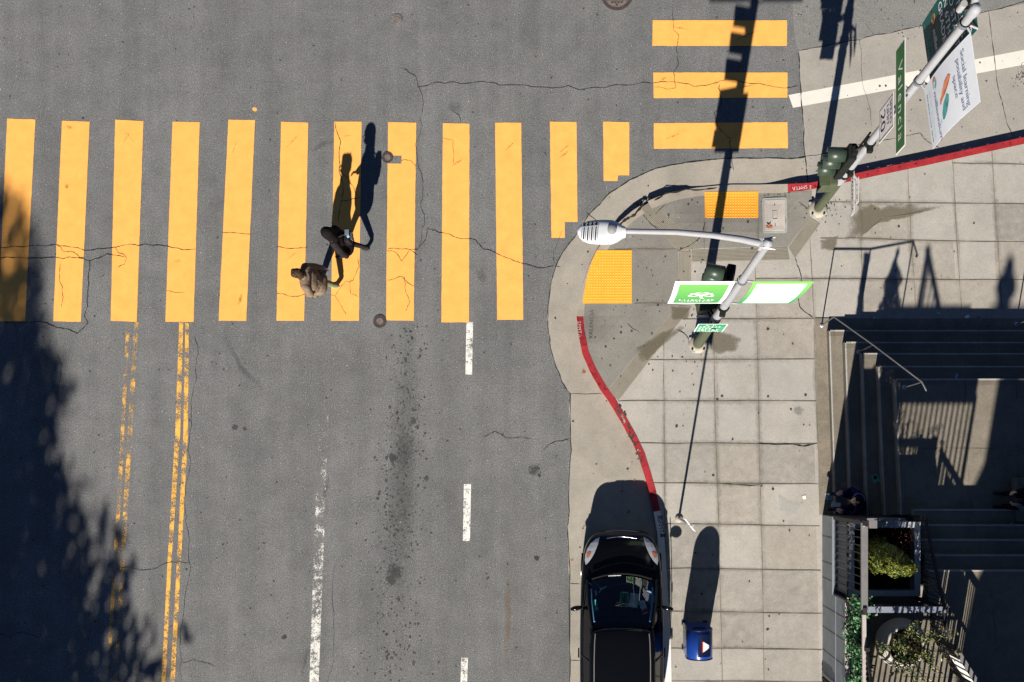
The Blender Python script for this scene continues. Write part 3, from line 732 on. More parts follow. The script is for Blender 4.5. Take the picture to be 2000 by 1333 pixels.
for pts, lab in (([(1275, 40), (1537, 40), (1537, 90), (1274, 90)], 'topmost of three level yellow bars, crossed by a signal shadow'),
                 ([(1276, 142), (1538, 142), (1538, 191), (1277, 192)], 'middle of three level yellow bars, split by a long crack'),
                 ([(1277, 241), (1538, 239), (1539, 290), (1277, 291)], 'lowest of three level yellow bars, next to the gutter')):
    ragged(pts, .005, 'crosswalk_bar', 'yellow', lab, 'crosswalk bar', 'yellow bars of the side crosswalk')
def line(polys, name, m, label, cat, group=None):
    mb = MB()
    for q in polys: sheet(mb, q, .0048, m)
    return tag(mb.build(name), label, cat, group)
line([[(247, 630), (254, 630), (237, 966), (213, 1340), (206, 1340), (229, 966)], [(262, 630), (271, 630), (248, 1024), (229, 1340), (222, 1340), (239, 1024)]], 'double_line', 'yellow_faded', 'faded double yellow line nearer the tree shadow', 'road line')
line([[(350, 630), (358, 630), (352, 850), (336, 1082), (323, 1340), (315, 1340), (328, 1082), (342, 850)], [(362, 630), (369, 630), (367, 850), (356, 1053), (341, 1340), (332, 1340), (348, 1053), (358, 850)]], 'double_line', 'yellow_worn', 'brighter double yellow line down the middle of the street', 'road line')
line([[(634, 628), (647, 628), (640, 850), (633, 1050), (622, 1340), (604, 1340), (614, 1050), (622, 850)]], 'lane_line', 'white_faded', 'long white lane line worn away towards the crosswalk', 'road line')
for q, lab in (([(911, 629), (924, 629), (922, 732), (909, 732)], 'white lane dash touching the crosswalk'), ([(906, 946), (920, 946), (918, 1057), (904, 1057)], 'white lane dash halfway down the street'), ([(901, 1285), (914, 1285), (912, 1345), (899, 1345)], 'white lane dash cut by the bottom picture edge')):
    line([q], 'lane_dash', 'white_dash', lab, 'lane dash', 'white lane dashes')
line([[(1540, 186), (1549, 211), (1700, 183), (2010, 125), (2010, 96), (1700, 156)]], 'edge_line', 'white_line', 'broad white line slanting over the concrete roadway', 'road line')
w_ = MB(); blob(w_, 498, 214, 5, .005, 'yellow', n=9); tag(w_.build('paint_splash'), 'small splash of yellow paint above the crosswalk', 'paint spot')

# iron covers -----------------------------------------------------------------------------
def cover(px, py, r, label, big=False, dark='iron'):
    root = thing('manhole_cover', label, 'manhole cover', W(px, py, 0), 'round iron covers in the road'); c = root.location
    f = MB(); f.lathe([(r * 1.0, .004), (r * 1.0, .012), (r * .80, .012), (r * .80, .006)], c, dark, 36, False); part(f, 'frame', root)
    l = MB(); l.lathe([(r * .79, .005), (r * .79, .010), (0, .010)], c, dark if not big else 'iron_light', 36, False)
    if big:
        for i in range(-4, 5):
            for j in range(-4, 5):
                x, y = i * r * .19 + (j % 2) * r * .095, j * r * .165
                if math.hypot(x, y) < r * .68: l.lathe([(r * .075, .010), (r * .07, .015), (r * .045, .015), (r * .04, .0105)], c + Vector((x, y, 0)), 'iron', 10)
    else:
        l.lathe([(r * .52, .010), (r * .52, .014), (r * .46, .014), (r * .46, .0105)], c, 'iron_light', 28)
        l.box(c + Vector((0, 0, .012)), (r * .22, r * .6, .006), 'iron_light', Matrix.Rotation(R(20), 3, 'Z'))
    part(l, 'lid', root)
cover(775, 40, .135, 'small grey iron cover alone near the top of the street', dark='asphalt')
cover(757, 308, .125, 'small iron cover at the notch of a yellow bar')
cover(742, 628, .145, 'small rusty iron cover at the foot of a yellow bar')
cover(1205, -10, .35, 'big patterned iron cover cut by the top picture edge', True)

# tactile paving -----------------------------------------------------------------------------
def tactile(poly, label, x0, x1, y0, y1, seam=None):
    root = thing('tactile_paving', label, 'tactile paving', W((x0 + x1) / 2, (y0 + y1) / 2, .02), 'yellow tactile paving at the kerb ramps')
    b = MB(); sheet(b, poly, zs(.0150), 'tactile', step=16)
    if seam: strip(b, seam, 2.0, zs(.0125), 'joint' if False else 'tactile', taper=False)
    d = b; y = y0 + 2.6
    while y < y1 - 1:
        x = x0 + 2.6
        while x < x1 - 1:
            if inside((x, y), poly) and inside((x - 2.2, y), poly):
                z = zside(x, y) + .0155; c = W(x, y, z); vs = []
                for r_, h in ((.0155, 0), (.0085, .006)):
                    for k in range(6): vs.append(c + Vector((r_ * math.cos(k * 1.047), r_ * math.sin(k * 1.047), h)))
                d.add(vs, [(k, (k + 1) % 6, 6 + (k + 1) % 6, 6 + k) for k in range(6)] + [(6, 7, 8, 9, 10, 11)], 'tactile_dome')
            x += 5.35
        y += 5.35
    part(d, 'slab', root)
tactile([(1376, 375), (1481, 374), (1481, 426), (1377, 426)], 'oblong yellow tactile slab crossed by the lamp shadow', 1376, 1481, 374, 426)
tactile([(1166, 489), (1234, 489), (1234, 593), (1138, 593), (1141, 570), (1148, 535), (1156, 510)], 'yellow tactile slab with curved kerb edge under the lamp head', 1137, 1234, 489, 593)

# meter box cover in the pavement -----------------------------------------------------------------
root = thing('utility_box', 'pale rectangular utility lid set in the pavement beside the yellow slab', 'utility box', W(1513, 421, zside(1513, 421)))
def rrect(cx, cy, w, h, r, n=5):
    pts = []
    for sx, sy, a0 in ((1, 1, 0), (-1, 1, 90), (-1, -1, 180), (1, -1, 270)):
        for k in range(n + 1):
            a = R(a0 + 90 * k / n); pts.append((cx + sx * (w / 2 - r) + r * math.cos(a), cy + sy * (h / 2 - r) + r * math.sin(a)))
    return pts
c = root.location; z0 = zside(1537, 457) + .004
def tilt(mb): mb.v = [(x, y, z + zside(NX + x / PXM * 1.005, NY - y / PXM * 1.005) - z0) for x, y, z in mb.v]; return mb
z0 = zside(1513, 421) - .004
f = MB(); f.prism([(x, y, z0 + .002) for x, y in rrect(c.x, c.y, .53, .79, .05)], (0, 0, .012), 'box_frame'); part(tilt(f), 'frame', root)
l = MB(); l.prism([(x, y, z0 + .0125) for x, y in rrect(c.x, c.y, .44, .69, .02)], (0, 0, .007), 'box_lid')
for y in (-.23, .23): l.box(c + Vector((0, y, .021)), (.012, .05, .004), 'black')
for k in range(4):
    a = k * math.pi / 2; l.box(c + Vector((.05 * math.cos(a), .09 * math.sin(a), .021)), (.012 if k % 2 == 0 else .10, .18 if k % 2 == 0 else .012, .003), 'box_frame')
part(tilt(l), 'lid', root)
lf = MB(); lc = W(1502, 443, zside(1502, 443) + .026); pts = []
for k in range(22):
    a = 2 * math.pi * k / 22; rr = .085 * (1 if k % 4 == 0 else .42 if k % 4 == 2 else .6) * (.6 if 14 < k < 20 else 1)
    pts.append(lc + Vector((rr * math.cos(a), rr * math.sin(a), random.uniform(0, .012))))
lf.add([lc] + pts, [(0, 1 + k, 1 + (k + 1) % 22) for k in range(22)], 'leaf_red')
tag(lf.build('fallen_leaf'), 'reddish brown fallen maple leaf lying on the utility lid', 'leaf')

# ------------------------------------------------------------------ panels (signs and banners)
class Panel:
    """a flat or gently billowed rectangle: u to the reader's right, v up, d towards the reader"""
    def __init__(s, o, u, v, w, h, bulge=0.0):
        s.o, s.u, s.v, s.w, s.h, s.b = Vector(o), Vector(u).normalized(), Vector(v).normalized(), w, h, bulge
        s.n = s.u.cross(s.v); s.mb = MB()
    def P(s, a, b, d=0):
        q = s.b * math.sin(math.pi * max(0, min(1, b / s.h))) * (.6 + .4 * math.sin(2.2 * a / s.w + .5))
        return s.o + s.u * a + s.v * b + s.n * (d + q)
    def rect(s, a0, a1, b0, b1, m, d=0, n=1, k=1):
        vs = [s.P(a0 + (a1 - a0) * i / n, b0 + (b1 - b0) * j / k, d) for j in range(k + 1) for i in range(n + 1)]
        s.mb.add(vs, [(j * (n + 1) + i, j * (n + 1) + i + 1, (j + 1) * (n + 1) + i + 1, (j + 1) * (n + 1) + i) for j in range(k) for i in range(n)], m, s.b != 0)
    def poly(s, pts, m, d): s.mb.add([s.P(a, b, d) for a, b in pts], [tuple(range(len(pts)))], m)
    def body(s, m, t=.004, r=.0):
        """the solid plate itself (front at d = 0)"""
        n, k = (6, 14) if s.b else (1, 1)
        s.rect(0, s.w, 0, s.h, m, 0, n, k)
        vs = [s.P(s.w * i / n, s.h * j / k, -t) for j in range(k + 1) for i in range(n + 1)]
        s.mb.add(vs, [(j * (n + 1) + i, (j + 1) * (n + 1) + i, (j + 1) * (n + 1) + i + 1, j * (n + 1) + i + 1) for j in range(k) for i in range(n)], m, s.b != 0)
        for (a, b, c_, d_) in ((0, 0, 1, 0), (1, 0, 1, 1), (1, 1, 0, 1), (0, 1, 0, 0)):
            for j in range(k if a == c_ else n):
                q = k if a == c_ else n; t0, t1 = j / q, (j + 1) / q
                A = (a + (c_ - a) * t0, b + (d_ - b) * t0); B = (a + (c_ - a) * t1, b + (d_ - b) * t1)
                s.mb.add([s.P(A[0] * s.w, A[1] * s.h), s.P(B[0] * s.w, B[1] * s.h), s.P(B[0] * s.w, B[1] * s.h, -t), s.P(A[0] * s.w, A[1] * s.h, -t)], [(3, 2, 1, 0)], m)
    def text(s, t, a, b, h, m, d=.003, spacing=1.0, wmax=None, back=False):
        v, f = text_shape(t, spacing); w = max((x for x, y in v), default=1) * h; k = min(1, wmax / w) if wmax else 1
        if back: s.mb.add([s.P(a - x * h * k, b + y * h, d) for x, y in v], [q[::-1] for q in f], m)
        else: s.mb.add([s.P(a + x * h * k, b + y * h, d) for x, y in v], f, m)
    def scribble(s, a0, a1, b, h, m, d=.003, dens=.7):
        """a row of marks too small to read"""
        a = a0
        while a < a1 - h * .4:
            w = h * random.uniform(.35, .75)
            if random.random() < dens:
                bb = b + random.uniform(-.05, .05) * h
                s.rect(a, a + w * .35, bb, bb + h, m, d)
                if random.random() < .6: s.rect(a + w * .36, a + w * .8, bb + h * random.choice([0, .4, .72]), bb + h * random.choice([.9, 1.0]), m, d)
            a += w + h * .22
X, Y, Z = Vector((1, 0, 0)), Vector((0, 1, 0)), Vector((0, 0, 1))

# ------------------------------------------------------------------ street lamps
def lamp(px, py, green_h, label, top, r0_, r1_):
    base = W(px, py, .13); root = thing('street_lamp', label, 'street lamp', base, 'steel street lamps on the corner')
    def at(h): return Vector((base.x, base.y, h))
    b = MB(); b.box(at(.155), (.34, .34, .035), 'box_frame', Matrix.Rotation(R(12), 3, 'Z'), .01)
    for sx in (-1, 1):
        for sy in (-1, 1): b.lathe([(.022, .17), (.022, .21), (0, .21)], Vector((base.x + .125 * sx, base.y + .125 * sy, 0)), 'black', 8)
    b.lathe([(.20, .131), (.21, .15), (.16, .19), (.125, .20)], Vector((base.x, base.y, 0)), 'curb', 20)
    part(b, 'base_plate', root)
    rad = lambda h: r1_ + (r0_ - r1_) * max(0, 1 - h / top) ** 1.5
    p = MB(); p.tube([at(.16), at(green_h * .5), at(green_h)], [rad(.1), rad(green_h * .5), rad(green_h)], 'green_metal', 20); part(p, 'lower_pole', root, label='olive green lower pole')
    p = MB(); p.tube([at(green_h + .001), at(4), at(6), at(top)], [rad(green_h) + .004, rad(4), rad(6), rad(top)], 'white_metal', 20)
    for h in (green_h + .25, 4.6, 6.2): p.tube([at(h - .04), at(h + .04)], [rad(h) + .012] * 2, 'white_metal', 20)
    part(p, 'upper_pole', root, label='white upper pole')
    return root, base, at, rad
lampA, bA, atA, radA = lamp(1363, 672, 2.85, 'white street lamp with lit-side arm reaching over the gutter, green banners on its pole', 8.2, .115, .050)
lampA['label'] = 'white topped street lamp with long arm and lamp head over the gutter'
pole_top = atA(8.2); headp = W(1222, 452, 8.42)
a_ = MB(); d_ = headp - pole_top
a_.tube([pole_top + Vector((-.02, 0, -.05)), pole_top + d_ * .2 + Vector((0, .012, .035)), pole_top + d_ * .4 + Vector((0, .025, .055)), pole_top + d_ * .65 + Vector((0, .025, .055)), headp], [.046, .042, .038, .035, .032], 'white_metal', 16); part(a_, 'arm', lampA)
c_ = MB(); c_.lathe([(.062, 8.08), (.066, 8.2), (.05, 8.25), (.0, 8.27)], (bA.x, bA.y, 0), 'white_metal', 20)
c_.box(pole_top + Vector((-.085, .0, -.05)), (.05, .13, .14), 'galv', None, .01)
for y in (-.05, .05): c_.tube([pole_top + Vector((-.08, y, 0)), pole_top + Vector((.09, y * 1.5, 0))], .012, 'galv', 8)
part(c_, 'cap', lampA)
hd = MB(); ax = Vector((-1, .0, 0)); ay = Vector((0, 1, 0))
Lh, Wh = .585, .145
prof = [(0, .40), (.06, .50), (.16, .78), (.28, .98), (.45, 1.0), (.62, .98), (.78, .90), (.90, .70), (.97, .42), (1.0, .12)]
rows = []
for t, w in prof:
    hgt = .085 * (1 - .55 * t); row = []
    for k in range(11):
        q = -1 + 2 * k / 10; row.append(headp + ax * (t * Lh) + ay * (q * w * Wh) + Z * (hgt * (1 - abs(q) ** 3) * .7 - .02))
    rows.append(row)
vs = [p for r_ in rows for p in r_]; n11 = 11
hd.add(vs, [(i * n11 + k, i * n11 + k + 1, (i + 1) * n11 + k + 1, (i + 1) * n11 + k) for i in range(len(prof) - 1) for k in range(10)], 'lamp_white', True)
low = [p - Z * .05 for p in vs]
hd.add(low, [(i * n11 + k, (i + 1) * n11 + k, (i + 1) * n11 + k + 1, i * n11 + k + 1) for i in range(len(prof) - 1) for k in range(10)], 'lamp_white', True)
for i in range(len(prof) - 1):
    for k in (0, 10):
        q = [vs[i * n11 + k], vs[(i + 1) * n11 + k], low[(i + 1) * n11 + k], low[i * n11 + k]]
        hd.add(q, [(0, 1, 2, 3) if k == 0 else (3, 2, 1, 0)], 'lamp_white', False)
for i in (0, len(prof) - 1):
    hd.add([vs[i * n11 + k] for k in range(11)] + [low[i * n11 + k] for k in range(11)], [(k, k + 1, 12 + k, 11 + k) for k in range(10)], 'lamp_white')
hob = part(hd, 'lamp_head', lampA)
fn = MB()
def htop(t, q):
    return headp + ax * (t * Lh) + ay * (q * Wh) + Z * (.085 * (1 - .55 * t) * (1 - abs(q) ** 3) * .7 - .02)
for k in range(5):
    t = .60 + .082 * k; wd = .80 - .10 * max(0, k - 2)
    for j in range(8):
        q0, q1 = -wd + 2 * wd * j / 8, -wd + 2 * wd * (j + 1) / 8
        P0, P1 = htop(t - .004 * j, q0), htop(t - .004 * (j + 1), q1)
        fn.bar(P0 + Z * .004, P1 + Z * .004, .012, .010, 'grey_metal')
        if k < 4:
            e = ax * (.014); fn.add([P0 + e + Z * .002, P1 + e + Z * .002, P1 + e * 2.1 + Z * .002, P0 + e * 2.1 + Z * .002], [(0, 1, 2, 3)], 'signal_dark')
fn.bar(htop(.56, .45) + Z * .005, htop(.95, .30) + Z * .005, .010, .008, 'grey_metal')
part(fn, 'cooling_fins', hob)
ph = MB(); pc = htop(.285, .05); ph.lathe([(.055, -.02), (.055, .06), (.045, .075), (0, .075)], pc, 'sign_grey', 20)
ph.lathe([(.047, .0), (.050, .01), (.047, .02)], pc, 'black', 20); part(ph, 'light_sensor', hob)

lampB, bB, atB, radB = lamp(1597, 408, 1.85, 'tall white street lamp carrying the school banners, its arm leaving the top right of the picture', 8.15, .098, .048)
lampB['label'] = 'tall white street lamp beside the red kerb, carrying street signs and two school banners'
a_ = MB(); t_ = atB(8.15)
a_.tube([t_ + Vector((0, 0, -.05)), t_ + Vector((-.02, .3, .12)), t_ + Vector((-.06, 1.3, .25)), t_ + Vector((-.1, 2.3, .28))], [.05, .048, .04, .034], 'white_metal', 14); part(a_, 'arm', lampB)
h_ = MB(); h_.box(t_ + Vector((-.12, 2.6, .28)), (.28, .62, .09), 'grey_metal', None, .04); part(h_, 'lamp_head', lampB)
c_ = MB(); c_.lathe([(.07, 8.05), (.072, 8.16), (.05, 8.2), (0, 8.21)], (bB.x, bB.y, 0), 'white_metal', 18); c_.tube([atB(7.95) + Vector((-.12, .1, 0)), atB(8.1) + Vector((-.12, .1, 0))], .045, 'galv', 12); part(c_, 'cap', lampB)
p_ = MB(); p_.tube([atB(5.55), atB(6.9), atB(8.05)], [radB(5.5) + .010, radB(6.9) + .010, radB(8) + .010], 'white_metal', 20, True); part(p_, 'pole_sleeve', lampB)

# ------------------------------------------------------------------ signals
def signal(ctr, face, label, pole_pt, arms, backplate=False):
    """three-section signal head; ctr is the middle of the housing, face the direction it shows"""
    face = Vector(face).normalized(); side = Z.cross(face); root = thing('traffic_signal', label, 'traffic signal', ctr, 'green traffic signals'); c = Vector(ctr)
    rot = Matrix((face, side, Z)).transposed()
    h = MB()
    for k in (-1, 0, 1): h.box(c + Z * .355 * k, (.15, .29, .345), 'signal_dark', rot, .03)
    h.box(c - face * .02 + Z * .56, (.10, .16, .06), 'signal_dark', rot, .015); h.box(c - face * .02 - Z * .56, (.10, .16, .06), 'signal_dark', rot, .015)
    part(h, 'housing', root)
    for k, mcol in ((1, 'red_print'), (0, 'amber'), (-1, 'leaf_ivy')):
        v = MB(); o = c + Z * .355 * k + face * .095; seg = 20; vs = []
        for (dist, cut) in ((0, 0), (.33, 1)):
            for j in range(seg + 1):
                a = R(-52) + R(284) * j / seg; rr = .126
                dd = dist if not cut else dist * (.93 + .07 * max(0, math.sin(a)))
                vs.append(o + face * dd + side * (rr * math.cos(a)) + Z * (rr * math.sin(a)))
        v.add(vs, [(j, j + 1, seg + 2 + j, seg + 1 + j) for j in range(seg)], 'signal_green', True)
        vi = part(v, 'visor', root, solid=.006)
        l = MB(); pts = [o + face * .012 + side * (.125 * math.cos(a)) + Z * (.125 * math.sin(a)) for a in (2 * math.pi * j / 20 for j in range(20))]
        l.poly(pts, 'signal_dark'); part(l, 'lens', root)
    for sgn in arms:
        b = MB()
        zz = c.z + sgn * .60; q = Vector((pole_pt.x, pole_pt.y, zz)); e = Vector((c.x, c.y, zz)) - face * .03
        b.tube([e - Z * .04 * sgn, e + Z * .02 * sgn, q], .022, 'signal_dark', 10)
        b.tube([q - Z * .04, q + Z * .04], .10, 'signal_dark', 16); b.box(q + side * .12, (.10, .12, .11), 'signal_dark', rot, .02); part(b, 'bracket', root)
    b = MB(); b.tube([Vector((pole_pt.x, pole_pt.y, c.z - .6)) + side * -.17, Vector((pole_pt.x, pole_pt.y, c.z + .6)) + side * -.17], .02, 'signal_green', 10)
    part(b, 'conduit', root)
    return root
sigB = W(1658, 312, 3.25)
signal(W(1650, 317, 3.25), (-1, .02, 0), 'green signal head facing the street below the speed limit sign', bB, (-1, 1))
sA = W(1427, 533, 4.1); signal(Vector((sA.x, sA.y, 3.62)), (-.985, .17, 0), 'dark signal head hidden behind the shamrock banner', bA, (-1, 1))
# pedestrian signals
def ped(c, face, label, pole_pt):
    face = Vector(face).normalized(); side = Z.cross(face); rot = Matrix((face, side, Z)).transposed(); c = Vector(c)
    root = thing('pedestrian_signal', label, 'pedestrian signal', c, 'pedestrian signals')
    h = MB(); h.box(c, (.17, .42, .44), 'green_metal', rot, .035); part(h, 'housing', root)
    v = MB(); o = c + face * .085
    v.box(o + face * .09 + Z * .205, (.18, .41, .012), 'green_metal', rot); v.box(o + face * .07 + side * .2, (.14, .012, .40), 'green_metal', rot); v.box(o + face * .07 - side * .2, (.14, .012, .40), 'green_metal', rot); part(v, 'hood', root)
    l = MB(); l.box(o + face * .004, (.006, .36, .36), 'signal_dark', rot); part(l, 'lens', root)
    for s in (-1, 1):
        b = MB(); q = Vector((pole_pt.x, pole_pt.y, c.z + .16 * s)); b.tube([c + Z * .16 * s - face * .05, q], .02, 'signal_dark', 8); b.tube([q - Z * .03, q + Z * .03], .105, 'signal_dark', 16); part(b, 'bracket', root)
ped(W(1622, 348, 2.42), (-1, -.05, 0), 'pale green pedestrian signal box under the visored signal by the red kerb', bB)
pA = W(1385, 603, 3.0); ped(Vector((pA.x, pA.y + .05, 2.9)), (-.2, 1, 0), 'pedestrian signal box in shade behind the shamrock lamp pole', bA)

# ------------------------------------------------------------------ signs on the lamps
def sign_thing(name, label, cat, p, bracket=None, group=None):
    root = thing(name, label, cat, p.o, group); part(p.mb, 'plate', root)
    if bracket: part(bracket, 'bracket', root)
    return root
# Valencia blade: hangs beside the pole, faces the street (-X), reads from +Y to -Y
o = W(1749.5, 100.5, 5.64); p = Panel(o, -Y, Z, 1.60, .41)
p.body('sign_white', .006); p.rect(.018, 1.582, .018, .392, 'street_green', .002); p.text('Valencia', .26, .125, .20, 'sign_white', .004, 1.28)
rt = sign_thing('street_name_sign', 'green street name sign with white lettering beside the lamp', 'street sign', p)
for q_ in (.6, 1.0): bk = MB(); bk.bar(p.P(q_, .22, -.02), Vector((bB.x, bB.y, o.z + .22)), .03, .03, 'galv'); part(bk, 'bracket', rt)
o = W(1717, 217, 4.80); p = Panel(o, -Y, Z, .54, .70)
p.body('sign_white', .004)
for a0, a1, b0, b1 in ((.02, .52, .02, .032), (.02, .52, .668, .68), (.02, .032, .02, .68), (.508, .52, .02, .68)): p.rect(a0, a1, b0, b1, 'sign_black', .002)
p.text('SPEED', .065, .535, .100, 'sign_black', .0025, 1.02, .43); p.text('LIMIT', .095, .395, .100, 'sign_black', .0025, 1.02, .37); p.text('20', .095, .085, .25, 'sign_black', .0025, .98)
rt = sign_thing('speed_sign', 'white speed limit sign with big black figures on the lamp', 'traffic sign', p)
for b_ in (.15, .6): bk = MB(); bk.bar(p.P(.27, b_, -.01), Vector((bB.x, bB.y, o.z + b_)), .025, .025, 'galv'); part(bk, 'bracket', rt)
# low white name plates on pole B
for (x0, y0, lab, L, dx) in ((1662, 341, 'white street name plate low on the lamp, nearly edge on', .80, 0), (1671, 353, 'second shorter white name plate behind the longer one', .46, .05)):
    o = W(x0, y0, 2.42); p = Panel(o, -Y, Z, L, .20); p.body('sign_white', .006); p.rect(.01, L - .01, .008, .014, 'sign_black', .002); p.rect(.01, L - .01, .186, .192, 'sign_black', .002)
    if dx == 0: p.text('VALENCIA', .06, .045, .11, 'sign_black', .003, 1.15, L - .12)
    else: p.scribble(.05, L - .05, .06, .06, 'sign_black')
    bk = MB(); bk.bar(p.P(.02, .1, -.005), Vector((bB.x, bB.y, o.z + .1)), .02, .05, 'galv')
    sign_thing('name_plate', lab, 'street sign', p, bk)
# wayfinding sign on lamp A
o = W(1355, 648.5, 2.66); p = Panel(o, X, Z, .535, .80)
p.body('sign_white', .005); p.rect(.015, .52, .015, .785, 'sign_green', .002)
p.text('CALLE', .17, .69, .06, 'sign_white', .004) if False else p.scribble(.15, .42, .69, .06, 'sign_white', .004, .9)
for i, b_ in enumerate((.50, .33, .17)):
    p.scribble(.12, .36 + .12 * (i != 1), b_, .085, 'sign_white', .004, .95); p.poly([(.04, b_ + .04), (.085, b_), (.085, b_ + .085)], 'sign_white', .004)
    p.rect(.03, .505, b_ - .035, b_ - .025, 'sign_white', .004)
p.scribble(.06, .48, .045, .05, 'sign_white', .004, .9)
rt = sign_thing('wayfinding_sign', 'small green direction sign with rows of white lines low on the lamp', 'direction sign', p)
for b_ in (.2, .6): bk = MB(); bk.bar(p.P(.27, b_, -.012), Vector((bA.x, bA.y, o.z + b_)), .03, .03, 'galv'); part(bk, 'bracket', rt)
o = W(1388, 619.5, 2.55); p = Panel(o, -X, Z, .36, .24); p.body('sign_grey', .006); p.rect(.0, .03, 0, .24, 'sign_white', .002)
bk = MB(); bk.bar(p.P(.0, .12, -.01), Vector((bA.x, bA.y, o.z + .12)), .02, .04, 'galv')
sign_thing('name_plate', 'grey backed name plate in shade, left of the lamp pole', 'street sign', p, bk)

# banners ---------------------------------------------------------------------------------
def hang(root, p, pole_at, heights, side):
    for h in heights:
        b = MB()
        a0 = Vector((pole_at(h).x, pole_at(h).y, h)); e = p.P(p.w if side > 0 else 0, h - p.o.z, 0); e.z = h
        b.tube([a0, a0 + (e - a0) * .5, e], .016, 'white_metal', 8); b.tube([a0 - Z * .035, a0 + Z * .035], .078, 'grey_metal', 16)
        part(b, 'bracket', root)
def print_cloth(p, border, fill, bl, br, bb, bt):
    p.body(border, .004); p.rect(bl, p.w - br, bb, p.h - bt, fill, .003, 6, 14)
M['banner_fade'] = grad_mat('banner_fade', (.035, .215, .075), (.115, .36, .060), 2, 0, 1.6, .7)
M['border_fade'] = grad_mat('border_fade', (.015, .20, .085), (.15, .42, .075), 2, 0, 1.6, .7)
yA = bA.y
zb, zt_ = 4.58, 6.18
# left (shamrock) banner
x_out = W(1319, 546, zt_).x; x_in = W(1436, 546, zt_).x
p = Panel(Vector((x_out, yA - .02, zb)), X, Z, x_in - x_out, zt_ - zb, .05)
print_cloth(p, 'cloth_white', 'banner_fade', .075, .065, .10, .13)
def heart(cx, cy, s, ang):
    """outline of one clover leaf: ring of quads"""
    pts = []
    for k in range(28):
        t = 2 * math.pi * k / 28; x = 16 * math.sin(t) ** 3; y = 13 * math.cos(t) - 5 * math.cos(2 * t) - 2 * math.cos(3 * t) - math.cos(4 * t) + 17
        x, y = x * s / 17, y * s / 17; pts.append((cx + x * math.cos(ang) - y * math.sin(ang), cy + x * math.sin(ang) + y * math.cos(ang)))
    mx_, my_ = sum(q[0] for q in pts) / 28, sum(q[1] for q in pts) / 28
    inn = [(mx_ + (q[0] - mx_) * .66, my_ + (q[1] - my_) * .66) for q in pts]
    p.mb.add([p.P(a, b, .007) for a, b in pts] + [p.P(a, b, .007) for a, b in inn], [(28 + k, 28 + (k + 1) % 28, (k + 1) % 28, k) for k in range(28)], 'cloth_white')
cx, cy = p.w * .52, p.h * .54
for ang in (0, R(78), R(-78)): heart(cx, cy + .02, .115, ang)
p.poly([(cx - .02, cy + .03), (cx + .02, cy + .03), (cx + .03, cy - .12), (cx + .075, cy - .2), (cx + .02, cy - .2), (cx - .01, cy - .1)], 'cloth_white', .0075)
p.scribble(.15, p.w - .13, .45, .085, 'cloth_white', .006, 1); p.scribble(.2, p.w - .18, .35, .06, 'cloth_white', .006, 1)
r1 = thing('banner', 'green banner with white shamrock emblem and white edges', 'banner', p.o, 'cloth banners on the lamps'); part(p.mb, 'cloth', r1); hang(r1, p, atA, (zb, zt_), 1)
x0, x1 = W(1472, 546, zt_).x, W(1590, 546, zt_).x
p = Panel(Vector((x0, yA - .02, zb)), X, Z, x1 - x0, zt_ - zb, .05)
print_cloth(p, 'border_fade', 'cloth_white', .07, .075, .10, .10)
for k in range(5): p.scribble(.28, .28 + random.uniform(.15, .3), .45 + .2 * k, .035, 'ink_pale', .006, .6)
for k in range(3): p.scribble(.55, .68, .7 + .18 * k, .03, 'ink_pale', .006, .5)
r2 = thing('banner', 'white banner with a green border on the shamrock lamp', 'banner', p.o, 'cloth banners on the lamps'); part(p.mb, 'cloth', r2); hang(r2, p, atA, (zb, zt_), 0)
# school banners on lamp B: face the street (-X); u runs from +Y to -Y
zb, zt_ = 6.2, 7.82
u = Vector((.14, -1, 0)).normalized()
q0 = W(1805, 174, zb); p = Panel(q0, u, Z, .90, zt_ - zb, .06)
p.body('cloth_pale', .004)
p.text('Social learning', .10, 1.33, .10, 'ink_blue', .004, 1, .74); p.text('possibility and', .16, 1.20, .10, 'ink_blue', .004, 1, .68); p.text('space', .32, 1.07, .10, 'ink_blue', .004)
p.text('millennium', .25, .40, .115, 'ink_blue', .004, 1.0)
def ring(cx, cy, r, m, a0=0, a1=360, w=.3, d=.004):
    n = 20; A = [R(a0 + (a1 - a0) * k / n) for k in range(n + 1)]
    p.mb.add([p.P(cx + r * math.cos(a), cy + r * math.sin(a), d) for a in A] + [p.P(cx + r * (1 - w) * math.cos(a), cy + r * (1 - w) * math.sin(a), d) for a in A], [(n + 1 + k, n + 2 + k, k + 1, k)[::-1] for k in range(n)], m)
for a0, m_ in ((0, 'teal_light'), (120, 'orange_print'), (240, 'ink_pale')): ring(.13, .46, .085, m_, a0 + 8, a0 + 112, .3); ring(.13, .46, .05, m_, a0 + 50, a0 + 150, .35, .0045)
def smear(pts, m, d=.004): p.poly(pts, m, d)
smear([(.22, .95), (.26, .82), (.36, .70), (.43, .63), (.47, .66), (.42, .80), (.33, .95), (.26, 1.02)], 'orange_print'); smear([(.42, .62), (.48, .58), (.50, .62), (.45, .68)], 'orange_print', .0045)
smear([(.44, .84), (.52, .70), (.62, .62), (.70, .60), (.72, .66), (.66, .78), (.55, .88), (.48, .90)], 'teal_light'); smear([(.68, .55), (.78, .40), (.83, .36), (.80, .46), (.74, .57)], 'ink_pale')
p.scribble(.14, .84, .22, .03, 'ink_pale', .004, .8); p.scribble(.14, .7, .17, .022, 'ink_pale', .004, .8); p.scribble(.14, .84, .08, .04, 'teal_light', .004, .9)
r3 = thing('banner', 'white school banner with orange and teal smears, below the lamp pole', 'banner', p.o, 'cloth banners on the lamps'); part(p.mb, 'cloth', r3); hang(r3, p, atB, (zb, zt_), 0)
q1 = W(1801, 47, zb); L_ = .92; p = Panel(q1, u, Z, L_, zt_ - zb, .03)
p.body('teal', .004)
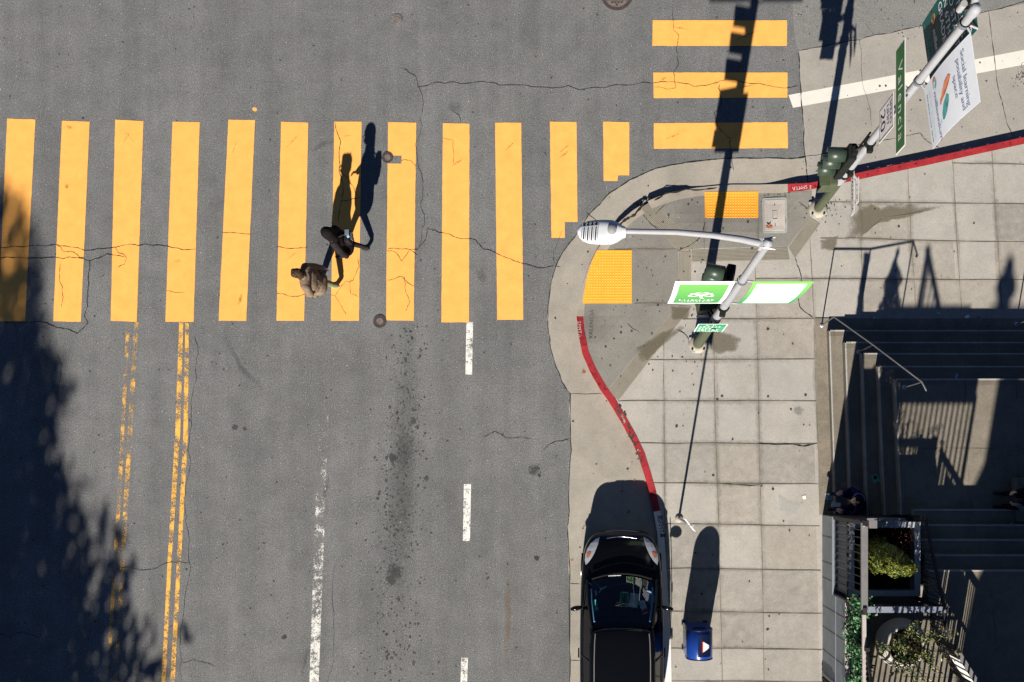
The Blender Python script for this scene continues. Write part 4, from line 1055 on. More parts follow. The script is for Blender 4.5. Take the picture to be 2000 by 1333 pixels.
p.poly([(.0, .38), (.30, .42), (.62, .80), (.80, 1.35), (.85, 1.56), (.0, 1.56)], 'dark_print', .002)
for i, t in enumerate(('WE WANT', 'PIONEERS', 'TO START', 'IN 6TH', 'GRADE.')): p.text(t, .07, 1.36 - .175 * i, .125, 'sign_white', .005, 1.0, .80 if i < 3 else .6)
p.text('millennium', .30, .37, .12, 'sign_white', .005, 1.0, .58)
for a0, m_ in ((20, 'orange_print'), (140, 'leaf_ivy'), (260, 'amber')): ring(.15, .44, .075, m_, a0, a0 + 115, .6)
p.scribble(.2, .85, .24, .03, 'teal_light', .005, .8); p.scribble(.2, .75, .17, .03, 'teal_light', .005, .8); p.scribble(.06, .55, .08, .05, 'teal_light', .005, 1)
r4 = thing('banner', 'dark teal school banner with white lettering above the lamp pole', 'banner', p.o, 'cloth banners on the lamps'); part(p.mb, 'cloth', r4); hang(r4, p, atB, (zb, zt_), 1)

# ------------------------------------------------------------------ sign post by the car
b0 = W(1326, 1013, .13); root = thing('sign_post', 'thin grey sign post with a plate seen edge on beside the kerb', 'sign post', b0)
p_ = MB(); p_.tube([b0, b0 + Z * 2.95], .026, 'galv', 12); part(p_, 'post', root)
f_ = MB(); f_.lathe([(.09, .0), (.085, .02), (.04, .03)], b0, 'chalk' if False else 'curb', 16); part(f_, 'footing', root)
u_ = Vector((.62, -.78, 0)).normalized()
p = Panel(b0 + u_ * -.17 + Z * 2.35 + Vector((-.01, -.02, 0)), u_, Z, .30, .46); p.body('sign_white', .004); p.rect(.02, .28, .02, .44, 'sign_white', .002); part(p.mb, 'plate', root)

# ------------------------------------------------------------------ mailbox
def mailbox():
    x0, x1 = W(1331, 0).x, W(1379, 0).x; y0, y1 = W(0, 1266).y, W(0, 1211).y; zb_ = .13; cx, cy = (x0 + x1) / 2, (y0 + y1) / 2
    root = thing('mailbox', 'blue round topped mailbox on four legs, standing on the pavement', 'mailbox', (cx, cy, zb_))
    w, d = (x1 - x0) / 2, (y1 - y0) / 2
    prof = [(-w, .2)] + [(-w, .75)] + [(-w * math.cos(a), .98 + w * 1.02 * math.sin(a)) for a in (math.pi * k / 16 for k in range(17))] + [(w, .75), (w, .2)]
    n = len(prof); b = MB(); bev = .025; vs = []
    for (y, k) in ((cy - d, 1 - .07), (cy - d + bev, 1), (cy + d - bev, 1), (cy + d, 1 - .07)):
        for (x, z) in prof: vs.append((cx + x * k, y, zb_ + .7 + (z - .7) * k))
    b.add(vs, [(i * n + k, i * n + k + 1, (i + 1) * n + k + 1, (i + 1) * n + k)[::-1] for i in range(3) for k in range(n - 1)], 'blue_box', True)
    b.add(vs[:n], [tuple(range(n))], 'blue_box'); b.add(vs[-n:], [tuple(range(n))[::-1]], 'blue_box')
    b.poly([vs[0], vs[n - 1], vs[4 * n - 1], vs[3 * n]], 'blue_dark')
    part(b, 'body', root)
    h = MB()
    arc = [(w * 1.006 * math.sin(a), .98 + w * 1.026 * math.cos(a)) for a in (R(-12 + 62 * k / 8) for k in range(9))]
    vs = [(cx + x, y, zb_ + z + .006) for y in (cy - d + .08, cy + d - .08) for x, z in arc]
    h.add(vs, [(k, k + 1, 10 + k, 9 + k) for k in range(8)], 'blue_dark', True)
    part(h, 'door', root)
    t = MB()
    def patch(a0, a1, ya, yb, yc, yd, m, lift):
        n_ = 8; vs = []
        for k in range(n_ + 1):
            a = R(a0 + (a1 - a0) * k / n_); f_ = k / n_
            for yy in (ya + (yc - ya) * f_, yb + (yd - yb) * f_): vs.append((cx + (w + .010 + lift) * math.sin(a) * 1.006, cy - .04 + yy, zb_ + .98 + (w * 1.026 + .012 + lift) * math.cos(a)))
        t.add(vs, [(2 * k, 2 * k + 2, 2 * k + 3, 2 * k + 1) for k in range(n_)], m)
    patch(10, 38, -.085, .125, -.01, .05, 'sign_white', 0); patch(5, 10, -.095, .135, -.090, .130, 'red_print', .001); 
    part(t, 'sticker', root)
    for sy in (-1, 1):
        r = MB(); yy = cy + sy * (d + .001)
        r.tube([(cx + x * .985, yy - sy * .012, zb_ + z - .004) for x, z in prof[1:-1]], .012, 'blue_dark', 6); part(r, 'rim', root)
    for sx in (-1, 1):
        for sy in (-1, 1):
            l = MB(); l.box((cx + sx * (w - .035), cy + sy * (d - .04), zb_ + .105), (.045, .045, .21), 'blue_dark', None, .006); l.box((cx + sx * (w - .035), cy + sy * (d - .04), zb_ + .011), (.09, .09, .018), 'blue_dark'); part(l, 'leg', root)
    q = MB(); q.box((cx, cy + d + .012, zb_ + .95), (.26, .02, .10), 'blue_dark', None, .006); part(q, 'plaque', root)
mailbox()

# ------------------------------------------------------------------ car
def car():
    cx = W(1214, 0, .75).x; yf = W(0, 1037, .55).y
    root = thing('parked_car', 'black car parked nose up the street against the white kerb', 'car', (cx, yf - 2.2, 0))
    O = Vector((cx, yf, 0))
    def P(x, y, z): return O + Vector((x * .945, -y, z))     # y runs back from the nose
    # body sections: (y, half width at sill, half width at belt, z bottom, z belt, z crown)
    secs = [(.00, .40, .42, .30, .52, .56), (.04, .56, .58, .24, .58, .66), (.14, .70, .715, .20, .64, .75), (.32, .815, .815, .18, .70, .83), (.58, .875, .865, .17, .76, .90), (.90, .905, .895, .17, .82, .965),
            (1.25, .915, .905, .17, .87, 1.02), (1.7, .925, .915, .17, .93, 1.04), (2.3, .93, .92, .17, .96, 1.05), (3.0, .93, .92, .17, .98, 1.06), (3.7, .92, .905, .18, .99, 1.06), (4.15, .87, .86, .22, .97, 1.04), (4.38, .74, .74, .3, .92, .98)]
    b = MB(); rows = []
    for (y, ws, wb, z0, zb, zc) in secs:
        half = [(ws * .90, z0), (ws, z0 + .12), (ws * 1.004, (z0 + zb) * .55), (wb, zb), (wb * .93, zb + (zc - zb) * .45), (wb * .72, zb + (zc - zb) * .78), (wb * .36, zb + (zc - zb) * .96), (0, zc)]
        rows.append([(-x, y, z) for x, z in half] + [(x, y, z) for x, z in half[-2::-1]])
    n = len(rows[0]); vs = [P(*q) for r_ in rows for q in r_]
    b.add(vs, [(i * n + k, (i + 1) * n + k, (i + 1) * n + k + 1, i * n + k + 1) for i in range(len(secs) - 1) for k in range(n - 1)], 'car_paint', True)
    b.add(vs[:n], [tuple(range(n))], 'car_paint'); b.add(vs[-n:], [tuple(range(n))[::-1]], 'car_paint')
    b.add([P(-.8, .2, .2), P(.8, .2, .2), P(.8, 4.2, .2), P(-.8, 4.2, .2)], [(0, 1, 2, 3)], 'car_trim')
    body = part(b, 'body', root)
    md = body.modifiers.new('soft', 'SUBSURF'); md.levels = 1; md.render_levels = 2
    # greenhouse: frame skin of roof and pillars, glass between
    def gx(y):  # half width of belt line and roof line
        return .80, .60
    roof = [(1.93, .655, 1.45, .5), (2.02, .675, 1.485, .45), (2.2, .690, 1.515, .3), (2.6, .700, 1.54, .1), (3.2, .700, 1.535, 0), (3.8, .67, 1.48, 0), (4.1, .61, 1.42, 0)]
    r = MB(); rr = []; qs = (-1, -.97, -.88, -.6, -.3, 0, .3, .6, .88, .97, 1)
    for (y, w, z, f_) in roof: rr.append([P(w * q_, y - .09 * (1 - q_ * q_) * f_ + (.10 * f_ * abs(q_) ** 8), z + .03 * (1 - q_ * q_) - .055 * abs(q_) ** 10) for q_ in qs])
    vs = [q for a in rr for q in a]
    r.add(vs, [(i * 11 + k, (i + 1) * 11 + k, (i + 1) * 11 + k + 1, i * 11 + k + 1) for i in range(len(roof) - 1) for k in range(10)], 'car_paint', True)
    roof = [(y, w - .045, z) for y, w, z, f_ in roof]
    ro = part(r, 'roof', root, solid=.02)
    bpy.context.view_layer.update()
    from mathutils.bvhtree import BVHTree
    dg = bpy.context.evaluated_depsgraph_get(); bt = BVHTree.FromObject(body, dg); ofs = body.matrix_world.translation.copy(); ofs = root.location
    def on(p, lift=.008):
        """p dropped on to the body skin"""
        hit = bt.ray_cast(Vector((p.x - ofs.x, p.y - ofs.y, 3)), Vector((0, 0, -1)))[0]
        return Vector((p.x, p.y, (hit.z + ofs.z if hit else p.z) + lift))
    def skin_patch(poly, m, lift):
        """a piece of the body skin cut out by an outline given in photo pixels"""
        mb = MB(); pts = [Vector(q_) for q_ in poly]; n_ = len(pts); vs = list(pts); x0_, x1_ = min(q_.x for q_ in pts), max(q_.x for q_ in pts); y0_, y1_ = min(q_.y for q_ in pts), max(q_.y for q_ in pts)
        x_ = x0_ + 1.5
        while x_ < x1_:
            y_ = y0_ + 1.5
            while y_ < y1_: vs.append(Vector((x_, y_))); y_ += 3
            x_ += 3
        rv, _, rf, *_ = geometry.delaunay_2d_cdt(vs, [(i, (i + 1) % n_) for i in range(n_)], [], 1, 1e-3); out = []
        for q_ in rv:
            z_ = .8
            for _k in range(4): z_ = on(W(q_.x, q_.y, z_), 0).z
            w_ = W(q_.x, q_.y, z_); out.append(w_ + Z * lift)
        for f_ in rf:
            a_, b_, c_ = (out[i] for i in f_[:3]); mb.add([a_, b_, c_], [(0, 1, 2) if (b_ - a_).cross(c_ - a_).z > 0 else (2, 1, 0)], m, False)
        return mb
    for sx in (-1, 1):
        q = MB(); q.tube([P(sx * (w - .055), y, z + .012) for y, w, z in roof[1:]], .011, 'fence_grey', 8); part(q, 'roof_strip', ro)
        pl = MB()    # pillars
        wb0 = .755
        pl.tube([P(sx * wb0, 1.0, 1.00), P(sx * .735, 1.42, 1.22), P(sx * .655, 1.90, 1.42)], .024, 'car_trim', 8); pl.tube([P(sx * .64, 1.9, 1.40), P(sx * .685, 2.3, 1.455), P(sx * .695, 3.2, 1.465), P(sx * .65, 4.05, 1.38)], .020, 'car_paint', 8)
        pl.tube([P(sx * .86, 2.55, 1.02), P(sx * .68, 2.6, 1.48)], .03, 'car_trim', 8); pl.tube([P(sx * .85, 3.75, 1.03), P(sx * .64, 3.9, 1.43)], .06, 'car_paint', 8)
        part(pl, 'pillar', root)
        g_ = MB(); A = [P(sx * .80, 1.05, 1.0), P(sx * .86, 1.7, 1.02), P(sx * .87, 2.5, 1.04), P(sx * .865, 3.1, 1.05), P(sx * .84, 3.8, 1.05)]; B = [P(sx * .80, 1.06, 1.01), P(sx * .69, 1.7, 1.32), P(sx * .675, 2.5, 1.475), P(sx * .68, 3.1, 1.48), P(sx * .65, 3.8, 1.43)]
        g_.add(A + B, [(k, k + 1, 6 + k, 5 + k) if sx < 0 else (5 + k, 6 + k, k + 1, k) for k in range(4)], 'glass_side', True); part(g_, 'side_window', root)
        tr = MB(); tr.tube([P(sx * .885, 1.15, .985), P(sx * .905, 2.0, 1.02), P(sx * .905, 3.0, 1.035), P(sx * .87, 3.85, 1.04)], .010, 'chrome', 6); part(tr, 'window_trim', root)
        m_ = MB(); mc = P(sx * 1.00, 1.55, 1.06); pts = []
        bm = bmesh.new(); bmesh.ops.create_uvsphere(bm, u_segments=14, v_segments=10, radius=1)
        m_.add([mc + Vector((v.co.x * .125, v.co.y * .055 - sx * v.co.x * sx * .0 - abs(v.co.x + sx) * .02, v.co.z * .075)) for v in bm.verts], [tuple(v.index for v in f.verts) for f in bm.faces], 'car_paint', True); bm.free()
        m_.bar(P(sx * .87, 1.58, 1.02), P(sx * .96, 1.56, 1.04), .05, .04, 'car_trim'); mo = part(m_, 'wing_mirror', root)
        for dy in (2.42, 3.42): h = MB(); h.bar(P(sx * .948, dy, .90), P(sx * .948, dy + .2, .905), .03, .03, 'car_paint'); part(h, 'door_handle', root)
        # headlight: wedge lying on the wing
        base_l = [(1171, 1049), (1163, 1053), (1154, 1061), (1147, 1072), (1143, 1084), (1142, 1094), (1144, 1104), (1150, 1098), (1157, 1088), (1163, 1076), (1168, 1063)]
        base_a = [(1146, 1081), (1150, 1077), (1155, 1079), (1153, 1085), (1149, 1090), (1146, 1089)]
        mir = (lambda a: a) if sx < 0 else (lambda a: [(2428 - x_, y_) for x_, y_ in a])
        ho = part(skin_patch(mir(base_l), 'lens', .010), 'headlight', root)
        am = skin_patch(mir(base_a), 'amber', .014); part(am, 'indicator', ho)
        for wy in (.82, 3.45):
            w_ = MB(); w_.tube([P(sx * .70, wy, .33), P(sx * .90, wy, .33)], .33, 'tyre', 28); wo = part(w_, 'wheel', root)
            rm = MB(); rm.tube([P(sx * .90, wy, .33), P(sx * .912, wy, .33)], .22, 'galv', 24); part(rm, 'rim', wo)
    gl = MB(); ws = []
    for (y, w, z) in ((1.03, .66, 1.03), (1.2, .72, 1.115), (1.5, .69, 1.275), (1.78, .635, 1.395), (1.92, .60, 1.45)):
        ws.append([P(w * q, y - .13 * (1 - q * q) * (1 if y < 1.5 else .35), z + .035 * (1 - q * q)) for q in (-1, -.75, -.4, 0, .4, .75, 1)])
    vs = [q for a in ws for q in a]
    gl.add(vs, [(i * 7 + k, (i + 1) * 7 + k, (i + 1) * 7 + k + 1, i * 7 + k + 1) for i in range(4) for k in range(6)], 'glass', True); part(gl, 'windscreen', root)
    rg = MB(); rg.add([P(-.5, 4.1, 1.41), P(.5, 4.1, 1.41), P(.62, 4.36, 1.0), P(-.62, 4.36, 1.0)], [(0, 1, 2, 3)], 'glass_side'); part(rg, 'rear_window', root)
    ca = MB(); ca.tube([P(x, 1.0 - .13 * (1 - (x / .7) ** 2) - .02, 1.03 + .035 * (1 - (x / .7) ** 2)) for x in (-.66, -.4, -.15, 0, .15, .4, .66)], .022, 'tyre', 8); part(ca, 'cowl', root)
    wp = MB(); wp.tube([P(-.30, .90, 1.075), P(-.02, .885, 1.085)], .007, 'galv', 6); part(wp, 'wiper', root); wp = MB(); wp.tube([P(.42, .96, 1.075), P(.37, 1.38, 1.265)], .007, 'galv', 6); part(wp, 'wiper', root)
    gr = MB()
    for a0, a1 in ((-.33, -.12), (-.09, .09), (.12, .33)): gr.tube([on(P(a0 + (a1 - a0) * t, .115 + .22 * abs(a0 + (a1 - a0) * t) ** 1.6, .7), .002) for t in (0, .25, .5, .75, 1)], .009, 'chrome', 6)
    gr.tube([P(x, .004 + .16 * abs(x) ** 2.2, .575) for x in (-.40, -.3, -.15, 0, .15, .3, .40)], .010, 'chrome', 6)
    part(gr, 'grille', root)
    for sx in (-1, 1): tr = MB(); tr.tube([P(sx * .665, 1.17, 1.06), P(sx * .655, 1.4, 1.18), P(sx * .60, 1.8, 1.36)], .020, 'paper_blue', 8); part(tr, 'pillar_glint', root)  # pale blue tubes paint the reflection along the windscreen edges
    dn = MB()
    dn.add([P(-.74, 1.0, .98), P(.74, 1.0, .98), P(.74, 1.62, 1.02), P(-.74, 1.62, 1.02)], [(3, 2, 1, 0)], 'dash'); dn.box(P(0, 1.62, .88), (1.48, .06, .3), 'dash')
    tq = [P(-.38 + .17 * math.cos(a), 1.72 + .05 * math.sin(a), 1.0 + .16 * math.sin(a)) for a in (2 * math.pi * k / 20 for k in range(21))]; dn.tube(tq, .014, 'dash', 8); part(dn, 'dashboard', root)
    for sx in (-1, 1):
        s_ = MB(); s_.box(P(sx * .36, 2.25, .62), (.5, .5, .18), 'seat', None, .05); s_.box(P(sx * .36, 2.55, .92), (.48, .16, .62), 'seat', Matrix.Rotation(R(12), 3, 'X'), .05); s_.box(P(sx * .36, 2.62, 1.3), (.26, .10, .16), 'seat', None, .04); part(s_, 'seat', root)
    mi = MB(); mi.box(P(0.05, 1.80, 1.36), (.24, .03, .065), 'black', None, .01); part(mi, 'rear_view_mirror', root)
    # papers lying on the dashboard
    def paper(px, py, wpx, hpx, ang, m, label, deco, z=1.045):
        c = W(px, py, z); rot = Matrix.Rotation(R(ang), 3, 'Z'); k = PXM * (CAMH - z) / CAMH
        b = MB(); b.box(c, (wpx * k, hpx * k, .002), m, rot)
        for (dx, dy, w, h, m2) in deco: b.box(c + rot @ Vector((dx * wpx * k, dy * hpx * k, .0022)), (w * wpx * k, h * hpx * k, .0015), m2, rot)
        tag(b.build('paper'), label, 'paper', 'papers on the car dashboard')
    paper(1219, 1171, 16, 29, -4, 'paper_white', 'green card with white edge on the car dashboard', [(0, 0, .8, .88, 'paper_green'), (.05, -.12, .3, .2, 'paper_white'), (.05, .2, .12, .2, 'paper_white')])
    paper(1238, 1173, 17, 28, -8, 'paper_white', 'plain white printed sheet beside the green card', [(dx, .0, .05, .7, 'ink_pale') for dx in (-.3, -.15, 0, .15, .3)])
    paper(1257, 1186, 12, 26, 24, 'paper_white', 'small white and red tag lying aslant under the windscreen', [(0, -.3, .95, .3, 'red_print'), (0, .1, .6, .08, 'ink_pale'), (0, .25, .6, .06, 'ink_pale')])
    paper(1269, 1167, 17, 26, 38, 'paper_blue', 'pale blue permit lying in the windscreen corner', [(dx, .15, .05, .5, 'ink_blue') for dx in (-.2, 0, .2)])
    paper(1163, 1183, 9, 22, 12, 'paper_teal', 'teal slip lying at the driver side of the dashboard', [(.1, -.25, .6, .2, 'paper_white')])
car()

# ------------------------------------------------------------------ people
def capsule(mb, a, b, ra, rb, m, seg=14):
    a, b = Vector(a), Vector(b); d = (b - a); L = d.length; d = d.normalized() if L > 1e-6 else Z
    path = []; rad = []
    for k in range(5):
        t = R(90 * (1 - k / 4)); path.append(a - d * ra * math.sin(t)); rad.append(max(ra * math.cos(t), .0006))
    path.append(a.lerp(b, .5)); rad.append((ra + rb) / 2)
    for k in range(5):
        t = R(90 * k / 4); path.append(b + d * rb * math.sin(t)); rad.append(max(rb * math.cos(t), .0006))
    mb.tube(path, rad, m, seg, True)

def fused(name, bones, root, voxel=.009, smooth=6, mats=None):
    """one continuous skin over a list of tapered limbs (a, b, ra, rb, material, squash)"""
    mb = MB()
    for bn in bones: capsule(mb, *bn[:5])
    ob = mb.build('tmp'); md = ob.modifiers.new('r', 'REMESH'); md.mode = 'VOXEL'; md.voxel_size = voxel; md.use_smooth_shade = True
    ms = ob.modifiers.new('s', 'SMOOTH'); ms.iterations = smooth; ms.factor = .5
    dg = bpy.context.evaluated_depsgraph_get(); me = bpy.data.meshes.new_from_object(ob.evaluated_get(dg)); bpy.data.objects.remove(ob)
    me.name = name; me.materials.clear()
    names = []
    for bn in bones:
        if bn[4] not in names: names.append(bn[4])
    for k in names: me.materials.append(M[k])
    cen = np.zeros(len(me.polygons) * 3); me.polygons.foreach_get('center', cen); cen = cen.reshape(-1, 3)
    best = np.full(len(cen), 1e9); idx = np.zeros(len(cen), int)
    for bn in bones:
        a, b = np.array(bn[0], float), np.array(bn[1], float); d = b - a; L2 = max(d @ d, 1e-9)
        t = np.clip(((cen - a) @ d) / L2, 0, 1); q = np.linalg.norm(cen - (a + t[:, None] * d), axis=1) - (bn[2] + (bn[3] - bn[2]) * t)
        w = q < best; best[w] = q[w]; idx[w] = names.index(bn[4])
    me.polygons.foreach_set('material_index', idx.tolist()); me.polygons.foreach_set('use_smooth', [True] * len(cen)); me.update()
    o = bpy.data.objects.new(name, me); COL.objects.link(o); o.parent = root
    return o

def hand(wrist, direction, palm_n, thumb_side, m='skin', s=1.0, curl=.5):
    """palm, five bent fingers of unequal length"""
    d = Vector(direction).normalized(); n = Vector(palm_n); n = (n - d * n.dot(d)).normalized(); sd = d.cross(n) * thumb_side; w = Vector(wrist); out = []
    for k in (-1, 0, 1): out.append((w + sd * k * .012 * s, w + d * .085 * s + sd * k * .026 * s, .017 * s, .016 * s, m))
    for k, L in enumerate((.072, .080, .075, .058)):
        r0 = w + d * .09 * s + sd * (.033 - .022 * k) * s; m1 = r0 + (d * math.cos(curl * .6) + n * math.sin(curl * .6)) * L * .5 * s; m2 = m1 + (d * math.cos(curl * 1.6) + n * math.sin(curl * 1.6)) * L * .5 * s
        out.append((r0, m1, .0098 * s, .009 * s, m)); out.append((m1, m2, .009 * s, .0078 * s, m))
    t0 = w + d * .03 * s + sd * .028 * s; t1 = t0 + (d * .7 + sd * .7).normalized() * .045 * s; out.append((t0, t1, .013 * s, .011 * s, m)); out.append((t1, t1 + (d * .95 + n * .4).normalized() * .035 * s, .011 * s, .009 * s, m))
    return out

def head_bones(c, fwd, k=1.0, skin='skin', neck=None):
    c = Vector(c); f = Vector(fwd).normalized(); up = Z; sd = up.cross(f)
    out = [(c + up * .02, c + up * .035 - f * .025, .090 * k, .088 * k, skin), (c + f * .02 - up * .03, c + f * .045 - up * .085, .070 * k, .042 * k, skin),
           (c + f * .095 - up * .005, c + f * .118 - up * .035, .010, .015, skin), (c + f * .085 - up * .072, c + f * .092 - up * .072, .016, .012, skin)]
    for s in (-1, 1): out.append((c + sd * s * .085 - f * .005 + up * .01, c + sd * s * .09 - f * .01 - up * .03, .017, .012, skin)); out.append((c + sd * s * .033 + f * .078 + up * .012, c + sd * s * .033 + f * .08 + up * .012, .016, .015, skin))
    if neck is not None: out.append((Vector(neck), c - up * .05, .055, .052, skin))
    return out

def eyes(root, c, fwd):
    f = Vector(fwd).normalized(); sd = Z.cross(f)
    for s in (-1, 1):
        e = MB(); e.lathe([(.009, 0), (.007, .004), (0, .005)], Vector(c) + sd * s * .033 + f * .097 + Z * .012, 'black', 10); part(e, 'eye', root)
    e = MB(); e.bar(Vector(c) + f * .104 - Z * .072 + sd * .022, Vector(c) + f * .104 - Z * .072 - sd * .022, .006, .005, 'red_print'); part(e, 'mouth', root)

# man in brown jacket -- faces -X
mg = W(643, 571, 0); man = thing('person', 'man in a brown jacket and olive trousers walking across the yellow bars', 'person', mg)
F = Vector((-1, 0, 0))
def q(f, s, z):
    """f forward (-X), s to the walker's right (+Y)"""
    return Vector((-f, s, z))
bones = [(q(0, -.04, .95), q(.01, .04, .95), .150, .150, 'cloth_olive'), (q(0, 0, .92), q(.03, 0, 1.18), .195, .205, 'cloth_brown'), (q(.03, -.08, 1.22), q(.03, .08, 1.22), .185, .185, 'cloth_brown'),
         (q(.04, -.15, 1.40), q(.04, .15, 1.40), .105, .105, 'cloth_brown'), (q(.03, -.09, 1.05), q(.03, .09, 1.05), .175, .175, 'cloth_brown'), (q(-.05, -.08, .88), q(-.05, .08, .88), .190, .190, 'cloth_brown'), (q(.05, 0, 1.46), q(.06, 0, 1.50), .075, .068, 'cloth_brown'),
         # legs: left forward, right back on its toe
         (q(.02, -.09, .90), q(.17, -.10, .50), .092, .070, 'cloth_olive'), (q(.17, -.10, .50), q(.27, -.10, .12), .070, .055, 'cloth_olive'), (q(.27, -.10, .055), q(.42, -.11, .04), .042, .036, 'shoe'),
         (q(-.02, .09, .90), q(-.06, .10, .50), .092, .070, 'cloth_olive'), (q(-.06, .10, .50), q(-.21, .10, .20), .070, .056, 'cloth_olive'), (q(-.24, .10, .15), q(-.15, .11, .04), .042, .038, 'shoe_tan'), (q(-.15, .11, .04), q(-.08, .11, .035), .038, .033, 'shoe_tan'),
         # right arm back with pale blue cuff, left arm to the pocket
         (q(.03, .20, 1.42), q(-.06, .27, 1.16), .090, .078, 'cloth_brown'), (q(-.06, .27, 1.16), q(-.14, .29, .99), .076, .062, 'cloth_brown'), (q(-.14, .29, .99), q(-.18, .30, .93), .050, .046, 'cloth_blue'),
         (q(.03, -.20, 1.42), q(.02, -.29, 1.16), .090, .078, 'cloth_brown'), (q(.02, -.29, 1.16), q(.14, -.25, .98), .076, .062, 'cloth_brown'), (q(.14, -.25, .98), q(.17, -.22, .93), .048, .044, 'cloth_brown')]
bones += hand(q(-.18, .30, .93), q(-.25, .06, -.9), q(.3, -.9, 0), 1)
bones += hand(q(.17, -.22, .92), q(.25, .25, -.8), q(-.3, .8, 0), -1)
hc = q(.10, 0, 1.70); bones += head_bones(hc, F, 1.0, neck=q(.06, 0, 1.48))
fused('body', bones, man)
hr = [(hc + q(-.01, 0, .04), hc + q(-.03, 0, .045), .103, .102, 'hair_brown'), (hc + q(-.05, -.02, -.02), hc + q(-.05, .02, -.02), .085, .085, 'hair_brown'), (hc + q(.045, -.035, .075), hc + q(.045, .035, .075), .055, .055, 'hair_brown')]
for k in range(22): a = random.uniform(0, 6.28); e = random.uniform(.2, 1.3); d_ = Vector((math.cos(a) * math.cos(e), math.sin(a) * math.cos(e), math.sin(e))); hr.append((hc + q(-.02, 0, .04) + d_ * .09, hc + q(-.02, 0, .04) + d_ * .105 + Vector((random.gauss(0, .02), random.gauss(0, .02), 0)), .016, .010, 'hair_brown'))
fused('hair', hr, man, .007, 2)
eyes(man, mg + hc, F)
col = MB(); col.tube([mg + q(.05 + .10 * math.cos(a), .10 * math.sin(a), 1.475 + .015 * math.cos(a)) for a in (R(30 + 300 * k / 16) for k in range(17))], .022, 'cloth_brown', 8); part(col, 'collar', man)
pk = MB(); pk.tube([mg + q(-.08, -.155, 1.02), mg + q(-.02, -.185, 1.04), mg + q(.05, -.185, 1.06)], .008, 'cloth_black', 6); part(pk, 'pocket', man)

# woman in black
wg = W(693, 495, 0); woman = thing('person', 'woman in black with long dark hair and a bag walking behind the man', 'person', wg)
bones = [(q(0, -.05, .92), q(0, .05, .92), .140, .140, 'cloth_black'), (q(0, 0, .86), q(.03, 0, 1.15), .190, .165, 'cloth_black'), (q(.03, -.06, 1.18), q(.03, .06, 1.18), .155, .155, 'cloth_black'), (q(.04, -.12, 1.32), q(.04, .12, 1.32), .095, .095, 'cloth_black'), (q(0, -.07, .76), q(0, .07, .76), .205, .205, 'cloth_black'), (q(.05, 0, 1.36), q(.06, 0, 1.40), .06, .055, 'cloth_black'),
         (q(.02, -.08, .84), q(.15, -.085, .47), .085, .062, 'cloth_black'), (q(.15, -.085, .47), q(.25, -.085, .11), .062, .046, 'cloth_black'), (q(.25, -.085, .05), q(.39, -.09, .036), .038, .032, 'shoe'),
         (q(-.02, .08, .84), q(-.06, .085, .47), .085, .062, 'cloth_black'), (q(-.06, .085, .47), q(-.32, .07, .19), .062, .046, 'cloth_black_sleeve'), (q(-.34, .07, .14), q(-.27, .07, .045), .038, .034, 'shoe'), (q(-.27, .07, .04), q(-.19, .075, .034), .034, .030, 'shoe'),
         (q(.03, -.16, 1.33), q(-.02, -.25, 1.10), .084, .074, 'cloth_black_sleeve'), (q(-.02, -.25, 1.10), q(-.08, -.29, .90), .072, .062, 'cloth_black_sleeve'),
         (q(.03, .16, 1.33), q(.05, .22, 1.08), .068, .055, 'cloth_black'), (q(.05, .22, 1.08), q(.20, .16, 1.0), .055, .045, 'cloth_black')]
bones += hand(q(-.08, -.29, .90), q(-.12, .05, -.9), q(.4, .5, 0), -1); bones += hand(q(.21, .15, 1.0), q(.8, -.3, .1), q(0, -.5, -.8), 1)
hc = q(.12, 0, 1.58); bones += head_bones(hc, F, .95, neck=q(.06, 0, 1.38))
fused('body', bones, woman)
hr = [(hc + q(-.015, 0, .035), hc + q(-.03, 0, .03), .118, .116, 'hair_black'), (hc + q(-.05, -.03, -.03), hc + q(-.10, -.05, -.24), .100, .085, 'hair_black'), (hc + q(-.05, .03, -.03), hc + q(-.10, .06, -.26), .100, .085, 'hair_black'), (hc + q(-.07, 0, -.1), hc + q(-.12, 0, -.30), .085, .05, 'hair_black'), (hc + q(.03, -.075, .0), hc + q(-.02, -.10, -.2), .036, .03, 'hair_black'), (hc + q(.03, .075, .0), hc + q(-.02, .10, -.2), .036, .03, 'hair_black')]
fused('hair', hr, woman, .008, 3); eyes(woman, wg + hc, F)
bag = thing('shoulder_bag', 'black shoulder bag with a pale pocket on the back of the woman', 'bag', wg + q(-.17, .06, 1.12))
bm_ = MB(); bm_.box(wg + q(-.185, .05, 1.10), (.12, .28, .30), 'bag_cloth', None, .045); part(bm_, 'pouch', bag)
bp_ = MB(); bp_.box(wg + q(-.20, .10, 1.262), (.09, .12, .02), 'bag_grey', None, .008); bp_.box(wg + q(-.225, .015, 1.262), (.05, .05, .015), 'paper_blue', Matrix.Rotation(.5, 3, 'Z'), .004); bp_.box(wg + q(-.256, .06, 1.1), (.02, .15, .16), 'bag_grey', None, .008); part(bp_, 'pocket', bag)
st = MB(); st.tube([wg + q(-.15, .06, 1.25), wg + q(-.06, -.02, 1.36), wg + q(.06, -.13, 1.415), wg + q(.15, -.10, 1.32)], .012, 'bag_strap', 6); part(st, 'strap', bag)

